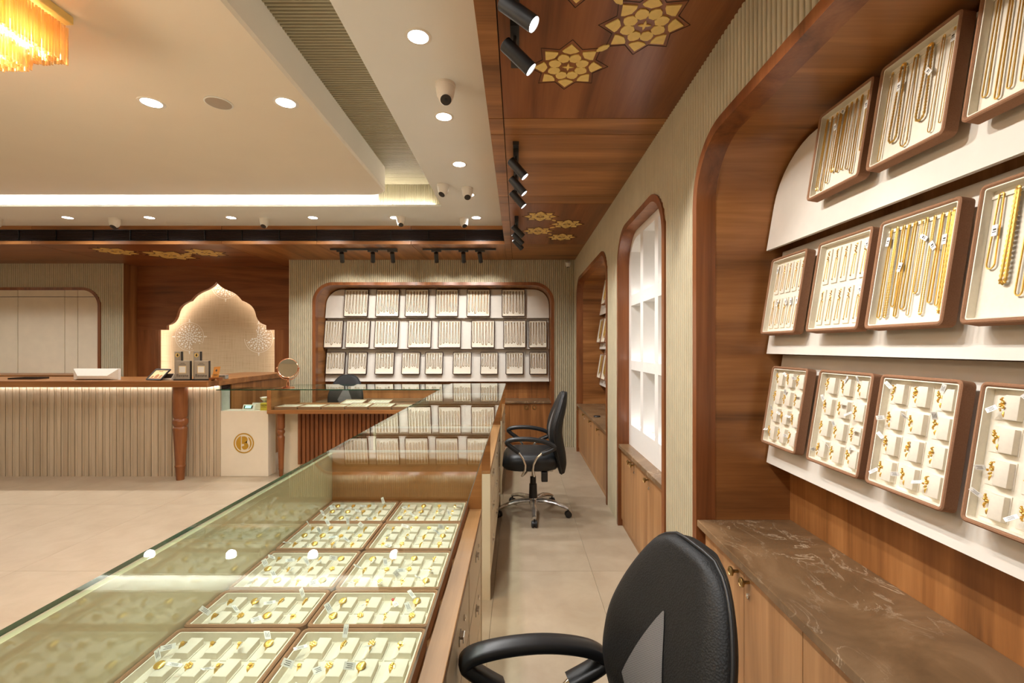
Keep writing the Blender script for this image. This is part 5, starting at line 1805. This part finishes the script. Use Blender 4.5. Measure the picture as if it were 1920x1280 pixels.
def make_chair(mat, lab, lift=0.0):
    t = thing('office_chair', lab, 'chair', mat=mat, group='black office chairs')
    # seat cushion
    rings = []
    for zz, ins_, drop in ((0.405, 0.05, 0), (0.42, 0.015, 0), (0.46, 0.0, 0), (0.50, 0.004, 0), (0.525, 0.02, 0), (0.536, 0.05, 0), (0.540, 0.12, 0)):
        ring = []
        for x, y in rrect(-0.255 + ins_, 0.205 - ins_, -0.245 + ins_, 0.245 - ins_, max(0.02, 0.11 - ins_ * 0.5), 6):
            fz = -0.035 * max(0, (-0.14 - x) / 0.145) ** 2 * (1 if zz > 0.44 else 0.2)
            ring.append((x, y, zz + fz))
        rings.append(ring)
    MB().sweep(rings).build('seat', 'fabric', t, 60)
    MB().box(-0.12, 0.16, -0.09, 0.09, 0.372, 0.404).build('seat_plate', 'steel', t, bevel=0.004)
    MB().box(0.06, 0.11, -0.215, -0.15, 0.325, 0.404).build('tilt_lever', 'black', t, bevel=0.006)
    # backrest: front cushion and rear shell
    NZ, NY = 46, 20

    def shell(f0, f1, inset):
        rings = []
        for i in range(NZ + 1):
            z = 0.37 + 0.65 * i / NZ
            h = lerp_tab(HALF, z) - inset
            th = lerp_tab(THICK, z)
            ring = []
            for j in range(NY + 1):
                y = -h + 2 * h * j / NY
                e = (1 - abs(y / h) ** 6) * 0.75 + 0.25
                ring.append((back_front(y, z) + th * (0.5 - (0.5 - f0) * e), y, z))
            for j in range(NY, -1, -1):
                y = -h + 2 * h * j / NY
                e = (1 - abs(y / h) ** 6) * 0.75 + 0.25
                ring.append((back_front(y, z) + th * (0.5 + (f1 - 0.5) * e), y, z))
            rings.append(ring)
        return MB().sweep(rings)
    bk = shell(0.0, 0.56, 0.0).build('backrest', 'mesh', t, 70)
    shell(0.52, 1.0, 0.006).build('back_shell', 'mesh', t, 70)
    # piping along the edge
    for s_ in (1,):
        pts = []
        for i in range(NZ + 1):
            z = 0.37 + 0.65 * i / NZ
            h = lerp_tab(HALF, z) + 0.001
            pts.append((back_front(h, z) + lerp_tab(THICK, z) * 0.52, h, z))
        top = pts[-1]
        left = [(p[0], -p[1], p[2]) for p in reversed(pts)]
        MB().tube(pts + [(top[0], 0.03, top[2] + 0.004), (top[0], -0.03, top[2] + 0.004)] + left, 0.0048, 8).build('piping', 'black', bk, 70)
    # sheer kite-shaped window in the mesh
    rows_, mbk = [], MB()
    K = 14
    for i in range(K + 1):
        f = i / K
        z = 0.56 + 0.33 * f
        hw = 0.105 * (math.sin(PI * min(1.0, f * 1.45) / 2) if f < 0.4 else 1.0) * (1 - max(0, (f - 0.35) / 0.65)) ** 0.9 + 0.002
        if f < 0.35:
            hw = 0.05 + 0.055 * (f / 0.35)
        rows_.append([(back_front(y, z) - 0.0022, y, z) for y in [-hw + 2 * hw * j / 8 for j in range(9)]])
    vs_ = [p for r in rows_ for p in r]
    mbk.add(vs_, [(i * 9 + j, i * 9 + j + 1, (i + 1) * 9 + j + 1, (i + 1) * 9 + j) for i in range(K) for j in range(8)])
    mbk.build('sheer_window', 'sheer', bk, 60)
    # arms
    for s_ in (-1, 1):
        yy = 0.268 * s_
        pad = [(-0.122, 0.575), (-0.165, 0.605), (-0.205, 0.637), (-0.214, 0.652), (-0.19, 0.668), (-0.12, 0.677), (-0.03, 0.676), (0.05, 0.664), (0.115, 0.645), (0.152, 0.622), (0.155, 0.606), (0.125, 0.588), (0.06, 0.562)]
        # smooth
        sm = []
        for i in range(len(pad) - 1):
            p0 = pad[max(0, i - 1)]; p1 = pad[i]; p2 = pad[i + 1]; p3 = pad[min(len(pad) - 1, i + 2)]
            for q in range(4):
                u = q / 4
                sm.append(tuple(0.5 * ((2 * p1[k]) + (-p0[k] + p2[k]) * u + (2 * p0[k] - 5 * p1[k] + 4 * p2[k] - p3[k]) * u * u + (-p0[k] + 3 * p1[k] - 3 * p2[k] + p3[k]) * u ** 3) for k in (0, 1)))
        sm.append(pad[-1])
        rings = []
        for i, (x, z) in enumerate(sm):
            a = sm[max(0, i - 1)]; b = sm[min(len(sm) - 1, i + 1)]
            tx, tz = b[0] - a[0], b[1] - a[1]
            L = math.hypot(tx, tz) or 1
            nx_, nz_ = -tz / L, tx / L
            h = 0.017
            wd = 0.029
            ring = []
            for q in range(10):
                an = 2 * PI * q / 10
                cx_ = math.copysign(abs(math.cos(an)) ** 0.6, math.cos(an)); sx_ = math.copysign(abs(math.sin(an)) ** 0.6, math.sin(an))
                ring.append((x + nx_ * h * cx_, yy + wd * sx_, z + nz_ * h * cx_))
            rings.append(ring)
        ar = MB().sweep(rings).build('armrest', 'black', t, 60)
        for pth_ in ([(-0.125, 0.578), (-0.09, 0.53), (-0.068, 0.475), (-0.07, 0.43), (-0.095, 0.385)], [(0.062, 0.566), (0.02, 0.53), (-0.005, 0.48), (-0.01, 0.43), (0.0, 0.385)]):
            MB().tube([(x, yy * (1 if z > 0.45 else 0.93), z) for x, z in pth_] + [(pth_[-1][0] * 0.6, yy * 0.45, 0.380)], 0.0095, 10).build('arm_tube', 'chrome', ar, 60)
    # column and base
    MB().lathe([(0.013, 0.30), (0.013, 0.375)], 16).build('gas_piston', 'chrome', t, 40)
    MB().lathe([(0.037, 0.135), (0.033, 0.20), (0.032, 0.25), (0.025, 0.252), (0.025, 0.31), (0.020, 0.312)], 20).build('column_sleeve', 'black', t, 40)
    MB().lathe([(0.034, 0.085), (0.042, 0.10), (0.042, 0.128), (0.036, 0.136)], 20).build('hub', 'chrome', t, 40)
    for k in range(5):
        a = -PI / 2 + 2 * PI * k / 5
        rm = Matrix.Rotation(a, 4, 'Z')
        rings = []
        for s_, zc, wd, h in ((0.03, 0.115, 0.028, 0.018), (0.10, 0.120, 0.027, 0.020), (0.18, 0.112, 0.024, 0.018), (0.25, 0.092, 0.020, 0.016), (0.302, 0.072, 0.017, 0.012)):
            rings.append([rm @ Vector((s_, wd * math.cos(q * PI / 4), zc + h * math.sin(q * PI / 4))) for q in range(8)])
        sp_ = MB().sweep(rings).build('base_spoke', 'steel', t, 50)
        cm = rm @ Matrix.Translation((0.300, 0, 0.0))
        mb = MB().lathe([(0.018, -0.024), (0.026, -0.020), (0.0265, -0.006), (0.018, -0.004), (0.018, 0.004), (0.0265, 0.006), (0.026, 0.020), (0.018, 0.024)], 18, (0, 0, 0.0265), ax='y')
        mb.lathe([(0.006, 0.03), (0.006, 0.065)], 8)
        mb.xf(cm @ Matrix.Rotation(0.5 * k, 4, 'Z')).build('caster', 'black', sp_, 40)
    for ch in t.children:
        if not ch.name.startswith(('base_spoke', 'hub', 'column_sleeve')):
            ch.location.z += lift
    return t


make_chair(Matrix.Translation((0.128, 3.83, 0)), 'whole black office chair with chrome base standing in the aisle')
make_chair(Matrix.Translation((0.128, 0.93, 0)) @ Matrix.Rotation(math.radians(11), 4, 'Z'), 'black mesh office chair cut off by the bottom edge', -0.05)
make_chair(Matrix.Translation((-2.28, 5.86, 0)) @ Matrix.Rotation(math.radians(90), 4, 'Z'), 'dark office chair behind the teak cross counter')
# small black device on the back counter
t = thing('desk_telephone', 'small black telephone on the back marble counter', 'telephone', (-2.56, 6.5, CTZ))
MB().prism([(-0.09, 0), (0.09, 0), (0.09, 0.06), (-0.09, 0.02)], -0.09, 0.09, lambda a, b, c_: (c_, a, b)).build('body', 'black', t, bevel=0.004)
MB().box(-0.085, -0.04, -0.08, 0.085, 0.064, 0.09).build('handset', 'black', t, bevel=0.008)
MB().box(-0.015, 0.07, 0.02, 0.07, 0.057, 0.0605).build('screen', 'chrome', t)
